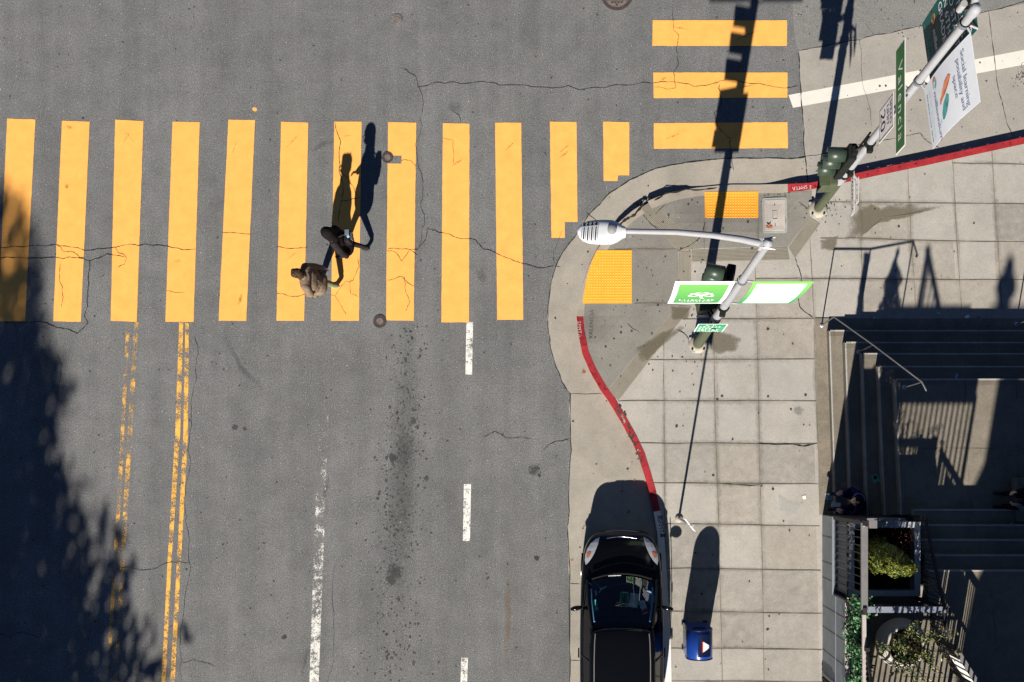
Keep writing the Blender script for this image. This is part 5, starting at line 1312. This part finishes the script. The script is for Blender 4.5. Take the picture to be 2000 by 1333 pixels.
# ------------------------------------------------------------------ steps and landings
ZP = .13; ZL = ZP + 1.0; ZU = ZL + 1.0
st_ = MB()
tops = [(1592, 622, 1601, .016), (1619, 645, 1631, .20), (1650, 668, 1661, .40), (1683, 690, 1693, .60), (1715, 715, 1727, .80), (1747, 740, 1759, 1.0)]
for k, (x, y, xb, h) in enumerate(tops):
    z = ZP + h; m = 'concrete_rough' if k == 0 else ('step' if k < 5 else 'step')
    A, B, C, D = W(x, y, z), W(2400, y, z), W(2400, 1006, z), W(xb, 1006, z)
    nx = None
    if k < 5:
        x2, y2, xb2, h2 = tops[k + 1]; z2 = ZP + h2
        E, Fq, G_ = W(x2, y2, z2), W(2400, y2, z2), W(xb2, 1006, z2)
        E, Fq, G_ = (Vector((v.x, v.y, z)) for v in (E, Fq, G_))
        st_.add([A, B, Fq, E], [(3, 2, 1, 0)], m); st_.add([A, E, G_, D], [(3, 2, 1, 0)], m)
    else: st_.add([A, B, C, D], [(3, 2, 1, 0)], m)
    zl = ZP + tops[k - 1][3] if k else ZP
    dn = lambda v: Vector((v.x, v.y, zl))
    st_.add([A, B, dn(B), dn(A)], [(0, 1, 2, 3)], m); st_.add([A, D, dn(D), dn(A)], [(3, 2, 1, 0)], m)
    if k:   # worn pale nosing, proud of the tread
        for P0, P1, off in ((A, B, Vector((0, -.03, 0))), (A, D, Vector((.03, 0, 0)))):
            st_.add([P0 + Z * .003, P1 + Z * .003, P1 + off + Z * .003, P0 + off + Z * .003], [(3, 2, 1, 0) if P1 is B else (0, 1, 2, 3)], 'nosing')
            for j in range(3):
                o2 = off * (2.0 + j * .9); st_.add([P0 + o2 + Z * .003, P1 + o2 + Z * .003, P1 + o2 * 1.0 + off * .22 + Z * .003, P0 + o2 + off * .22 + Z * .003], [(0, 1, 2, 3)], 'joint')
for pth in ([(1885, 741), (1888, 875), (1898, 1003)], [(1752, 876), (1888, 876), (2010, 877)], [(1985, 741), (1990, 1003)]): strip(st_, pth, 1.6, ZL + .003, 'joint', taper=False)
ys = [995, 1025, 1054, 1084, 1114]
for j, y in enumerate(ys):
    z = ZL + .20 * (j + 1); A, B = W(1764, y, z), W(2400, y, z); A.x = 6.30
    yn = W(0, ys[j + 1], z + .20).y if j < 4 else W(0, 1500, z).y
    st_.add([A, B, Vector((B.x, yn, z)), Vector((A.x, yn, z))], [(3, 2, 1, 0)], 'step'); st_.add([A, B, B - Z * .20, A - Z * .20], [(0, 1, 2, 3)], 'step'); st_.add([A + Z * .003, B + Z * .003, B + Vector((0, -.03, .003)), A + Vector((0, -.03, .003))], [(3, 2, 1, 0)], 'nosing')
    st_.add([A, A - Z * .20, Vector((A.x, yn, z - .20)), Vector((A.x, yn, z))], [(0, 1, 2, 3)], 'step')
up = [W(1612, 1160, 0), W(1764, 1160, 0)]
xl = W(1603, 0).x + .26; xr = 6.302; yt = W(0, 1150, 0).y; yb = W(0, 1900, 0).y
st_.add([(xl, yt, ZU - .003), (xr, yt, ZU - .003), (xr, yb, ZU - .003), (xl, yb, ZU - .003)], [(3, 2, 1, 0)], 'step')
for pth in ([(1935, 1150), (1955, 1340)], [(1764, 1322), (2010, 1328)]): strip(st_, pth, 1.6, ZU + .003, 'joint', taper=False)
tag(st_.build('steps'), 'concrete corner steps climbing in two flights to a landing', 'steps', kind='structure')

# handrails -------------------------------------------------------------------------------
def handrail(feet, label, last):
    root = thing('handrail', label, 'handrail', feet[0], 'steel handrails on the steps'); tops_ = [f + Z * 1.0 for f in feet]
    r = MB(); r.tube(tops_ + last, .017, 'rail_steel', 10); part(r, 'rail', root)
    for f, t in zip(feet, tops_): p_ = MB(); p_.tube([f, t], .015, 'rail_steel', 10); p_.lathe([(.045, 0), (.045, .012), (.02, .016)], f, 'galv', 12); part(p_, 'post', root)
f0, f1, f2 = W(1605, 636, ZP + .016), W(1677, 688, ZP + .40), W(1766, 757, ZL)
handrail([f0, f1, f2], 'grey handrail running up the corner of the steps', [f2 + Vector((.12, -.16, .90))])
g0, g1 = W(1985, 634, ZP + .016), W(2060, 690, ZP + .40); g2 = W(2150, 757, ZL)
handrail([g0, g1, g2], 'second handrail in shade at the right picture edge', [g2 + Vector((.12, -.16, .9))])

# planter yard: walls, fences ---------------------------------------------------------------
xw = W(1603, 0).x; yN = W(0, 1006).y; yS = W(0, 1150).y; yE = W(0, 1900).y
def wall(name, x, y0, y1, h, th, label, seams, vertical=()):
    root = thing(name, label, 'wall', (x, (y0 + y1) / 2, ZP))
    b = MB(); b.box((x + th / 2, (y0 + y1) / 2, ZP + (h - ZP) / 2), (th, abs(y1 - y0), h - ZP), 'wall_paint')
    for yy in seams: b.box((x - .002, yy, ZP + (h - ZP) / 2), (.004, .012, h - ZP), 'joint')
    for zz in vertical: b.box((x - .006, (y0 + y1) / 2, zz), (.012, abs(y1 - y0) - .01, .03), 'rail_blue')
    part(b, 'face', root)
    c = MB(); c.box((x + th / 2, (y0 + y1) / 2, h + .0155), (th + .03, abs(y1 - y0), .03), 'rail_blue' if h < 1.2 else 'wall_edge'); part(c, 'coping', root)
    return root
wall('low_wall', xw, yN, yS + .003, .98, .26, 'low grey painted wall under the barred fence at the steps', [yN - .45, yN - 1.0, yN - 1.35])
wB = wall('tall_wall', xw + .005, yS, yE, 1.93, .10, 'taller grey wall below the ivy at the bottom edge', [yS - .35, yS - .8, yS - 1.3, yS - 1.9], (1.22,))
wn_ = MB(); yw = W(0, 1300).y
wn_.box((xw - .012, yw - .55, .72), (.03, .9, 1.0), 'wall_edge'); part(wn_, 'window_frame', wB)
wn_ = MB(); wn_.box((xw - .030, yw - .55, .72), (.006, .78, .88), 'signal_dark')
for k in range(7): wn_.box((xw - .045, yw - .2 - .11 * k, .72), (.015, .02, .88), 'fence_dark')
part(wn_, 'window_bars', wB)
def fence(name, a, b, z0, z1a, z1b, label, n, rails, posts=(0, 1), bar=.018, top='fence_grey', topw=.09, postw=.07, z0b=None, mb_='fence_dark', bars=True):
    a, b = Vector(a), Vector(b); root = thing(name, label, 'fence', (a.x, a.y, z0)); z0b = z0 if z0b is None else z0b
    d = (b - a); Lq = d.length; dn_ = d.normalized()
    if bars:
        br = MB()
        for k in range(1, n):
            t = k / n; q_ = a.lerp(b, t); zt0, zt1 = z0 + (z0b - z0) * t, z1a + (z1b - z1a) * t
            br.box((q_.x, q_.y, (zt0 + zt1) / 2), (bar, bar, zt1 - zt0), mb_)
        part(br, 'bars', root)
    t_ = MB(); t_.bar((a.x, a.y, z1a + .025), (b.x, b.y, z1b + .025), topw, .05, top); part(t_, 'top_rail', root)
    for fr in rails:
        r = MB(); r.bar((a.x, a.y, z0 + (z1a - z0) * fr), (b.x, b.y, z0b + (z1b - z0b) * fr), .035, .035, mb_); part(r, 'mid_rail', root)
    for t in posts:
        p_ = MB(); q_ = a.lerp(b, t); z1 = z1a + (z1b - z1a) * t; p_.box((q_.x, q_.y, (ZP + z1 + .08) / 2), (postw, postw, z1 + .08 - ZP), mb_); part(p_, 'post', root)
    return root
xf = xw + .04
fw = fence('barred_fence', (xf, yN - .02, 0), (xf, yS, 0), 1.01, 3.02, 3.02, 'dark barred fence with a broad grey top rail above the low wall', 11, (.03, .46), (0, 1), .018, 'fence_grey', .12)
tp = MB(); tp.box((xf, yN - .02, 3.32), (.10, .10, .44), 'fence_dark'); tp.box((xf, yN - .02, 3.56), (.14, .14, .04), 'fence_grey'); part(tp, 'post_cap', fw)
fence('barred_fence', (xf, yS - .06, 0), (xf + .02, yE + 3, 0), 1.98, 3.0, 3.0, 'ivy grown fence along the bottom edge with pale top rail', 40, (.1,), (0, .35, 1), .016, 'wall_edge', .07)
fence('slatted_screen', (xf + .03, yS - .72, 0), (xf + .05, yS - 3.2, 0), 3.02, 3.08, 4.2, 'sloping dark barred screen above the ivy fence', 26, (), (0, 1), .018, 'fence_dark', .04)
xE = W(1740, 0).x
fence('barred_fence', (xf + .05, yS - .0, 0), (6.30, yS - .0, 0), ZU, 3.02, 3.02, 'blue grey rail fence crossing behind the square planter', 20, (.06,), (1,), .018, 'rail_blue', .11)
xe = W(1774, 0).x
fence('stair_fence', (6.25, W(0, 1003).y, 0), (6.25, yS + .03, 0), ZL + .05, 2.05, 3.02, 'dark barred stair fence beside the square planter', 20, (.1,), (0, 1), .016, 'fence_dark', .05, .05, ZU)
fd0, fd1 = W(1818, 1243, ZU), W(1900, 1375, ZU)
fd = fence('gate_fence', fd0, fd1, ZU + .06, 3.28, 3.28, 'dark barred gate with a white notice near the bottom right', 26, (.08, .48), (0, .5, 1), .018, 'fence_grey', .085)
dv = (fd1 - fd0).normalized(); nv = Vector((dv.y, -dv.x, 0))
if nv.x > 0: nv = -nv
pn = Panel(fd0 + dv * .48 + Vector((0, 0, .62)) + nv * .03, dv, Z, .52, .40)
pn = Panel(fd0 + dv * .26 + Z * .62 + nv * .03, dv, Z, .52, .48); pn.body('paper_white', .004)
nt = thing('notice', 'blank looking white notice fixed to the dark gate', 'notice', pn.o); part(pn.mb, 'board', nt)
fence('gate_fence', (fd0.x - .02, fd0.y + .06, 0), (6.28, yS - .06, 0), ZU + .06, 2.95, 2.95, 'short dark fence between the planter rail and the notice gate', 8, (.1,), (), .018, 'fence_dark', .05)

bs = thing('boarded_screen', 'dark solid boarded screen closing the planter yard above the steps', 'screen', (xw, yN + .01, ZP))
b_ = MB(); b_.box(((xw + .06 + W(1688, 0).x) / 2, yN + .015, (ZP + 2.55) / 2), (W(1688, 0).x - xw - .06, .03, 2.55 - ZP), 'fence_dark'); part(b_, 'board', bs)
b_ = MB(); b_.box(((xw + .06 + W(1688, 0).x) / 2, yN + .015, 2.575), (W(1688, 0).x - xw - .06, .06, .05), 'fence_grey'); part(b_, 'cap', bs)
fs = fence('barred_fence', (5.0, -4.62, 0), (6.6, -4.62, 0), ZU, 4.9, 4.9, 'dark barred fence closing the planter yard beyond the bottom edge', 15, (.1, .42, .45), (0, 1), .036, 'fence_dark', .08)  # out of view, added to throw striped shade over yard and landing
gb = MB(); gb.bar((5.46, -4.62, 4.95), (5.46, -4.62, 6.0), .09, .09, 'fence_dark'); gb.bar((5.42, -4.62, 6.0), (6.05, -4.62, 4.95), .09, .09, 'fence_dark')  # invented peak on the unseen fence, shaped for its triangular shadow
for k in range(4): gb.bar((5.54 + .1 * k, -4.62, 4.95), (5.54 + .1 * k, -4.62, 5.8 - .165 * k), .03, .03, 'fence_dark')
part(gb, 'shadow_gable', fs)
gb = MB(); gb.box((5.8, -4.62, 5.08), (1.6, .10, .26), 'fence_dark'); part(gb, 'shadow_beam', fs)  # added band that shades the north strip of the landing
# square planter ---------------------------------------------------------------------------
zr = 1.95
pa, pb = W(1659, 1021, zr), W(1797, 1164, zr); px0, px1, py1, py0 = pa.x, pb.x, pa.y, pb.y
pl = thing('square_planter', 'square planter box with pale rim full of dark soil', 'planter', ((px0 + px1) / 2, (py0 + py1) / 2, ZP))
t = .10; b_ = MB()
for (x0, x1, y0, y1) in ((px0, px0 + t, py0, py1), (px1 - t, px1, py0, py1), (px0 + t, px1 - t, py1 - t, py1), (px0 + t, px1 - t, py0, py0 + t)): b_.box(((x0 + x1) / 2, (y0 + y1) / 2, (ZP + zr - .03) / 2 + .0), (x1 - x0, y1 - y0, zr - .03 - ZP), 'wall_paint')
part(b_, 'box', pl)
r_ = MB()
for (x0, x1, y0, y1) in ((px0 - .01, px0 + t, py0 - .01, py1 + .01), (px1 - t, px1 + .01, py0 - .01, py1 + .01), (px0 + t, px1 - t, py1 - t, py1 + .01), (px0 + t, px1 - t, py0 - .01, py0 + t)): r_.box(((x0 + x1) / 2, (y0 + y1) / 2, zr - .014), (x1 - x0, y1 - y0, .03), 'rim')
part(r_, 'rim', pl)
s_ = MB(); nn = 14; vs = [(px0 + t + (px1 - px0 - 2 * t) * i / nn, py0 + t + (py1 - py0 - 2 * t) * j / nn, zr - .28 + random.gauss(0, .02)) for j in range(nn + 1) for i in range(nn + 1)]
s_.add(vs, [(j * (nn + 1) + i, j * (nn + 1) + i + 1, (j + 1) * (nn + 1) + i + 1, (j + 1) * (nn + 1) + i) for j in range(nn) for i in range(nn)], 'soil', True); part(s_, 'soil', pl)
for (x, y, lab) in ((1658, 1025, 'small round lamp bulb at the mid rail of the fence'), (1688, 1026, 'small round lamp bulb at the top rail of the fence')):
    z = 1.98 if x < 1670 else 3.10; c = W(x, y, z); bl = MB()
    bm = bmesh.new(); bmesh.ops.create_uvsphere(bm, u_segments=12, v_segments=8, radius=.024); bl.add([c + v.co for v in bm.verts], [tuple(v.index for v in f.verts) for f in bm.faces], 'bulb', True); bm.free(); bl.tube([c - Z * .07, c - Z * .02], .012, 'black', 8)
    tag(bl.build('bulb'), lab, 'bulb', 'bulbs on the barred fence')

# foliage -----------------------------------------------------------------------------------
def leaves(mb, pts, nrm, size, mats, asp=.5, jit=.8):
    """leaf-sized folded blades at pts (n,3), loosely facing nrm"""
    n = len(pts); d = nrm + rng.normal(0, jit, (n, 3)); d /= np.linalg.norm(d, axis=1)[:, None] + 1e-9
    a = np.cross(d, rng.normal(0, 1, (n, 3))); a /= np.linalg.norm(a, axis=1)[:, None] + 1e-9; b = np.cross(d, a)
    s = size * rng.uniform(.6, 1.3, n)[:, None]
    v = np.stack([pts - a * s, pts + b * s * asp + d * s * .15, pts + a * s, pts - b * s * asp + d * s * .15], 1).reshape(-1, 3)
    ch = rng.integers(0, len(mats), n)
    for k, m in enumerate(mats):
        ids = np.nonzero(ch == k)[0]; o = len(mb.v); i = mb.mi(m)
        mb.v += [tuple(q_) for q_ in v.reshape(n, 4, 3)[ids].reshape(-1, 3)]
        for j in range(len(ids)): mb.f.append((o + 4 * j, o + 4 * j + 1, o + 4 * j + 2, o + 4 * j + 3)); mb.m.append(i); mb.sm.append(False)
def noise3(p, f, seed):
    r_ = np.random.default_rng(seed); out = np.zeros(len(p))
    for k in range(5):
        w = r_.normal(0, 1, 3); w /= np.linalg.norm(w); out += np.sin(p @ w * f * (1 + .4 * k) + r_.uniform(0, 6.3)) / 2
    return out
# conifer in the square planter: leaning cone of sprays
cb = W(1654, 1070, 0); cb.z = zr - .28
con = thing('conifer_shrub', 'yellow green conifer shrub standing in the square planter', 'shrub', cb)
tk = MB(); tk.tube([cb, cb + Vector((.02, 0, 1.0)), cb + Vector((.0, 0, 2.2))], [.05, .04, .015], 'bark', 8); part(tk, 'trunk', con)
n = 15000; h = rng.uniform(0, 1, n) ** 1.25; a = rng.uniform(0, 2 * math.pi, n)
R0 = .40 * (1 - h) ** .5 * np.minimum(1, .55 + 3.2 * h); rr = R0 * rng.uniform(.72, 1.06, n)
P_ = np.stack([cb.x + rr * np.cos(a) * .95, cb.y + rr * np.sin(a) * .80, cb.z + .10 + h * 2.30], 1); N_ = np.stack([np.cos(a), np.sin(a), .22 + 0 * a], 1)
P_[:, :2] += N_[:, :2] * (.060 * noise3(P_, 8, 3) + .03 * noise3(P_, 19, 5))[:, None]
cr_ = MB(); leaves(cr_, P_, N_, .024, ['leaf_conifer', 'leaf_conifer', 'leaf_dark'], .42, .38); part(cr_, 'crown', con)
# ivy over the fence
iv = thing('ivy', 'bright green ivy climbing the fence beside the planters', 'ivy', (xf, yS - 1.2, 1.98))
n = 9000; yy = rng.uniform(yS - 3.4, yS + .22, n); zz = 2.0 + rng.uniform(0, 1.0, n) ** .9 * 1.02; xx = xf + rng.normal(0.03, .075, n)
k_ = noise3(np.stack([yy * 0, yy, zz], 1), 5.5, 11) > -.35; k_ &= ~((yy > yS) & (zz < 2.35 + (yy - yS)))
P_ = np.stack([xx, yy, zz], 1)[k_]; N_ = np.tile([-.5, -.1, .9], (len(P_), 1)); lv = MB(); leaves(lv, P_[::2], N_[::2], .036, ['leaf_ivy', 'leaf_ivy', 'leaf_dark'], .62, .6); leaves(lv, P_[1::2], N_[1::2], .024, ['leaf_ivy', 'leaf_dark'], .62, .9); part(lv, 'foliage', iv)
vn = MB()
for k in range(9):
    y0 = yS - .1 - .36 * k; vn.tube([(xf + .03, y0, 1.98), (xf + .01, y0 + .15, 2.3), (xf + .05, y0 - .05, 2.65), (xf, y0 + .1, 2.98)], .009, 'bark', 5)
part(vn, 'stems', iv)
# round pot
pc = W(1748, 1250, ZU); pot = thing('round_planter', 'round concrete planter bowl on the upper landing', 'planter', pc)
bw = MB(); bw.lathe([(.30, .001), (.42, .10), (.475, .28), (.46, .45), (.39, .60), (.375, .64), (.325, .64), (.32, .50)], pc, 'pot', 40); part(bw, 'bowl', pot)
so_ = MB(); so_.lathe([(.325, .52), (.2, .55), (0, .57)], pc, 'soil', 24); part(so_, 'soil', pot)
sh = thing('leafy_shrub', 'loose olive green shrub growing in the round planter', 'shrub', pc + Z * .55)
stm = MB(); tips = []
for k in range(26):
    a = random.uniform(0, 6.28); e = random.uniform(.15, .8); L_ = random.uniform(.45, .95); p0 = pc + Vector((.1 * math.cos(a), .1 * math.sin(a), .55)); p1 = p0 + Vector((math.cos(a) * e * L_ * .5, math.sin(a) * e * L_ * .5, L_ * .6)); p2 = p1 + Vector((math.cos(a) * e * L_ * .5, math.sin(a) * e * L_ * .5, L_ * .35))
    stm.tube([p0, p1, p2], [.009, .006, .003], 'bark', 5)
    for t in np.linspace(.25, 1, 16): tips.append((p0.lerp(p1, t * 2) if t < .5 else p1.lerp(p2, t * 2 - 1)) + Vector((random.gauss(0, .035), random.gauss(0, .035), random.gauss(0, .03))))
part(stm, 'stems', sh)
P_ = np.array([tuple(t) for t in tips for _ in range(3)]) + rng.normal(0, .028, (len(tips) * 3, 3)); lv = MB(); leaves(lv, P_, np.tile([0, 0, 1.], (len(P_), 1)), .038, ['leaf_shrub', 'leaf_shrub', 'leaf_dark'], .36, .7); part(lv, 'foliage', sh)
# dry sprigs at the planter edge
dry = thing('withered_plant', 'withered brown sprigs in the corner of the square planter', 'plant', (px1 - .2, py1 - .35, zr - .27))
dm = MB(); P_ = np.array([px1 - .24, py1 - .45, zr - .12]) + rng.normal(0, 1, (220, 3)) * np.array([.10, .2, .07]); leaves(dm, P_, np.tile([0, 0, 1.], (220, 1)), .018, ['leaf_red'], .5, .9); dmo = part(dm, 'foliage', dry)
dm = MB()
for k in range(14): x, y = px1 - .24 + random.gauss(0, .09), py1 - .45 + random.gauss(0, .17); dm.tube([(x, y, zr - .29), (x + random.gauss(0, .05), y + random.gauss(0, .05), zr - .05)], .004, 'bark', 4)
part(dm, 'stems', dry)

# people and litter on the steps ---------------------------------------------------------------
sc = W(1998, 978, ZL + .75); sit = thing('person', 'person in dark clothes holding a phone, cut by the right picture edge', 'person', (sc.x, sc.y, ZL))
sx0, sy0 = sc.x, sc.y
def s_(x, y, z): return Vector((x, y, z))
H1, H2 = W(1982, 967, ZL + .88), W(1983, 982, ZL + .88)
l1 = Vector((H1.x - sx0, H1.y - sy0, .88)); l2 = Vector((H2.x - sx0, H2.y - sy0, .88))
bones = [(s_(.32, -.05, .42), s_(.34, .05, .42), .155, .155, 'cloth_black'), (s_(.33, 0, .45), s_(.28, 0, .80), .155, .150, 'cloth_black'), (s_(.26, -.13, .98), s_(.26, .13, .98), .085, .085, 'cloth_black'),
         (s_(.30, -.1, .44), s_(-.10, -.13, .46), .088, .066, 'cloth_black'), (s_(-.10, -.13, .46), s_(-.08, -.13, .09), .062, .05, 'cloth_black'), (s_(-.08, -.13, .05), s_(-.24, -.14, .04), .042, .036, 'shoe'),
         (s_(.30, .1, .44), s_(-.10, .13, .46), .088, .066, 'cloth_black'), (s_(-.10, .13, .46), s_(-.08, .13, .09), .062, .05, 'cloth_black'), (s_(-.08, .13, .05), s_(-.24, .14, .04), .042, .036, 'shoe'),
         (s_(.26, .18, .98), s_(.14, .27, .76), .066, .054, 'cloth_black'), (s_(.14, .27, .76), l1 + s_(.06, .06, -.02), .052, .042, 'cloth_black'), (s_(.26, -.18, .98), s_(.12, -.27, .78), .066, .054, 'cloth_grey'), (s_(.12, -.27, .78), l2 + s_(.06, -.05, -.02), .054, .044, 'cloth_grey')]
bones += hand(l1 + s_(.06, .06, -.02), s_(-.8, -.15, .1), s_(0, -.8, -.3), -1, 'skin', 1.05, .7) + hand(l2 + s_(.06, -.05, -.02), s_(-.8, .15, .1), s_(0, .8, -.3), 1, 'skin', 1.05, .7)
hcs = s_(.17, 0, 1.20); bones += head_bones(hcs, (-1, 0, 0), 1.0, neck=(.25, 0, 1.0)); fused('body', bones, sit)
fused('hair', [(hcs + s_(.02, 0, .04), hcs + s_(.03, 0, .03), .102, .102, 'hair_black'), (hcs + s_(.05, 0, -.02), hcs + s_(.06, 0, -.05), .085, .07, 'hair_black')], sit, .008, 3)
ph = MB(); ph.box(Vector((sx0, sy0, ZL)) + (l1 + l2) / 2 + s_(-.045, 0, .03), (.012, .15, .075), 'black', Matrix.Rotation(R(35), 3, 'Y'), .003); tag(ph.build('phone'), 'dark phone held in both hands of the seated person', 'phone')
bn = MB(); bn.box((sx0 + .36, sy0, ZL + .135), (.5, .9, .25), 'step', None, .02); tag(bn.build('seat_block'), 'low dark concrete block under the person with the phone', 'block')
# second person, crouched on the lower steps beside the fence, in shade
zc2 = ZP + .40; cc = W(1667, 980, zc2); cr2 = thing('person', 'crouched person in navy jacket sitting on the shaded steps by the fence', 'person', cc)
bones = [(s_(.05, -.06, .14), s_(.05, .06, .14), .15, .15, 'cloth_navy'), (s_(.05, 0, .18), s_(-.04, .02, .46), .15, .145, 'cloth_navy'), (s_(-.05, -.12, .52), s_(-.05, .14, .52), .082, .082, 'cloth_navy'),
         (s_(.02, -.1, .14), s_(-.30, -.16, .26), .088, .066, 'cloth_navy'), (s_(-.30, -.16, .26), s_(-.36, -.16, -.10), .06, .048, 'cloth_navy'), (s_(-.36, -.16, -.12), s_(-.50, -.17, -.13), .042, .036, 'shoe'),
         (s_(.02, .1, .14), s_(-.28, .16, .28), .088, .066, 'cloth_navy'), (s_(-.28, .16, .28), s_(-.36, .16, -.10), .06, .048, 'cloth_navy'), (s_(-.36, .16, -.12), s_(-.50, .17, -.13), .042, .036, 'shoe'),
         (s_(-.05, .19, .52), s_(-.14, .27, .34), .062, .052, 'cloth_navy'), (s_(-.14, .27, .34), s_(-.30, .2, .36), .05, .042, 'cloth_navy'), (s_(-.05, -.18, .52), s_(-.14, -.27, .34), .062, .052, 'cloth_navy'), (s_(-.14, -.27, .34), s_(-.30, -.2, .36), .05, .042, 'cloth_navy')]
bones += hand(s_(-.30, .2, .36), s_(-.8, -.2, 0), s_(0, 0, -1), -1) + hand(s_(-.30, -.2, .36), s_(-.8, .2, 0), s_(0, 0, -1), 1)
h2 = s_(-.15, .02, .70); bones += head_bones(h2, (-1, .1, -.3), 1.0, neck=(-.06, .01, .54)); fused('body', bones, cr2)
fused('hair', [(h2 + s_(.03, 0, .03), h2 + s_(.04, 0, .02), .100, .100, 'hair_black')], cr2, .008, 3)
cb_ = MB(); cb_.tube([cc + s_(-.06 + .13 * math.cos(a), .02 + .16 * math.sin(a), .58) for a in (R(20 * k) for k in range(10))], .010, 'ink_blue', 6); part(cb_, 'collar', cr2)
def scrap(px, py, z, w, h, ang, m, label, name='paper_scrap', extra=None):
    c = W(px, py, z + .006); rot = Matrix.Rotation(R(ang), 3, 'Z'); b = MB(); k = 5; vs = []
    for j in range(k + 1):
        for i in range(k + 1): vs.append(c + rot @ Vector(((i / k - .5) * w, (j / k - .5) * h, random.uniform(0, .010))))
    b.add(vs, [(j * (k + 1) + i, j * (k + 1) + i + 1, (j + 1) * (k + 1) + i + 1, (j + 1) * (k + 1) + i) for j in range(k) for i in range(k)], m)
    if extra: b.box(c + rot @ Vector((extra[0] * w, extra[1] * h, .016)), (extra[2] * w, extra[3] * h, .003), extra[4], rot)
    tag(b.build(name), label, 'litter', 'litter on and around the steps')
scrap(1618, 970, ZP + .016, .12, .15, 3, 'paper_blue', 'blue printed card lying on the lowest step beside the crouched person', 'card', (.1, -.1, .4, .5, 'ink_blue'))
scrap(1710, 935, ZP + .60, .12, .16, 28, 'paper_teal', 'teal flyer with a dark square lying on the shaded steps', 'flyer', (.0, .15, .5, .45, 'signal_dark'))
scrap(1632, 988, ZP + .20, .20, .15, -12, 'paper_white', 'white crumpled paper at the foot of the barred fence', 'paper_sheet')
scrap(1650, 947, ZP + .20, .17, .12, 2, 'cardboard', 'brown cardboard sheet on the steps beside the crouched person', 'cardboard_sheet')
scrap(1868, 735, ZP + .80, .045, .10, -10, 'paper_blue', 'tiny blue wrapper near the landing edge')
scrap(1889, 619, ZP, .09, .07, 30, 'paper_white', 'white crumpled tissue at the foot of the steps'); scrap(1911, 620, ZP, .07, .05, 10, 'cardboard', 'tan scrap beside the white tissue at the steps')
scrap(1707, 622, ZP, .05, .03, 70, 'paper_white', 'small white scrap at the foot of the steps near the handrail'); scrap(1833, 612, ZP, .05, .02, 0, 'paper_white', 'thin white strip lying before the steps')
scrap(1571, 972, ZP, .07, .08, 20, 'paper_white', 'white scrap alone on the pavement left of the steps')
scrap(1976, 1025, ZL + .20, .07, .04, -40, 'paper_blue', 'bright blue wrapper on the upper flight'); scrap(1865, 1031, ZL + .20, .035, .03, 20, 'paper_blue', 'pale blue speck of litter on the upper flight')

# ------------------------------------------------------------------ outside the picture: what casts the big shadows
def tree(x, y, h, cone, label, seed, zmin=2.2):
    root = thing('street_tree', label, 'tree', (x, y, 0), 'street trees'); r_ = np.random.default_rng(seed)
    t = MB(); t.tube([(x, y, 0), (x + .05, y, h * .3), (x, y + .1, h * .7), (x, y, h * .95)], [.26, .2, .1, .03], 'bark', 12)
    for k in range(26):
        zz = zmin + (h - zmin - .6) * k / 26; a = k * 2.4; L_ = cone(zz) * .85; t.tube([(x, y, zz - .2), (x + math.cos(a) * L_ * .5, y + math.sin(a) * L_ * .5, zz), (x + math.cos(a) * L_, y + math.sin(a) * L_, zz + .1)], [.07, .045, .015], 'bark', 6)
    part(t, 'trunk', root)
    n = 60000; z = zmin + (h - zmin) * r_.uniform(0, 1, n); a = r_.uniform(0, 2 * math.pi, n); base = np.array([cone(v) for v in z])
    lump = 1 + .15 * noise3(np.stack([np.cos(a) * base, np.sin(a) * base, z * 1.3], 1), 1.5, seed + 5)
    rr = base * lump * r_.uniform(.0, 1.0, n) ** .5; P = np.stack([x + rr * np.cos(a), y + rr * np.sin(a), z], 1)
    nz = noise3(P, 1.2, seed) + .7 * noise3(P, 3.2, seed + 1); P = P[(nz > -1.5 + 2.4 * np.maximum(0, rr / (base + .01) - .66)) & (r_.uniform(0, 1, n) < np.clip((base * lump / 4.2) ** 2, .012, 1))]
    c = MB(); leaves(c, P, np.tile([0, 0, 1.], (len(P), 1)), .15, ['leaf_dark', 'leaf_ivy'], .55, 1.0); part(c, 'crown', root)
tree(-17.80, -20.0, 16.6, lambda z: max(.05, min(6.0, .25 + .66 * (16.6 - z))), 'very tall conical street tree outside the left of the picture shading the road', 21, 5)
# building beyond the landing: only its shadow reaches the picture
hb = 9.0; rp = [(5.98, -10.80), (6.13, -11.66), (5.37, -13.24), (5.11, -14.36), (5.0, -26), (26, -26), (26, -10.80)]
bd = thing('corner_building', 'pale stuccoed corner building beyond the landing, outside the picture', 'building', (12, -16, 0))
w_ = MB(); w_.prism([(x, y, 0) for x, y in rp], (0, 0, hb - .3), 'stucco'); part(w_, 'wall', bd)
r_ = MB(); r_.prism([(x, y, hb - .297) for x, y in rp], (0, 0, .297), 'roofing'); part(r_, 'roof', bd)
fi = MB(); fi.lathe([(.16, hb), (.20, hb + .08), (.13, hb + .2), (.24, hb + .36), (.20, hb + .5), (.09, hb + .58), (.12, hb + .68), (.05, hb + .8), (0, hb + .84)], (6.22, -11.05, 0), 'stucco', 16); part(fi, 'finial', bd)
for lev in (1.6, 5.0):
    for k in range(5):
        x = 8.4 + 3.4 * k; f = MB(); f.box((x, -10.77, lev + .9), (1.5, .06, 1.8), 'sign_white'); fo = part(f, 'window', bd)
        g_ = MB(); g_.box((x, -10.73, lev + .9), (1.3, .03, 1.6), 'pane_dark'); part(g_, 'pane', fo)
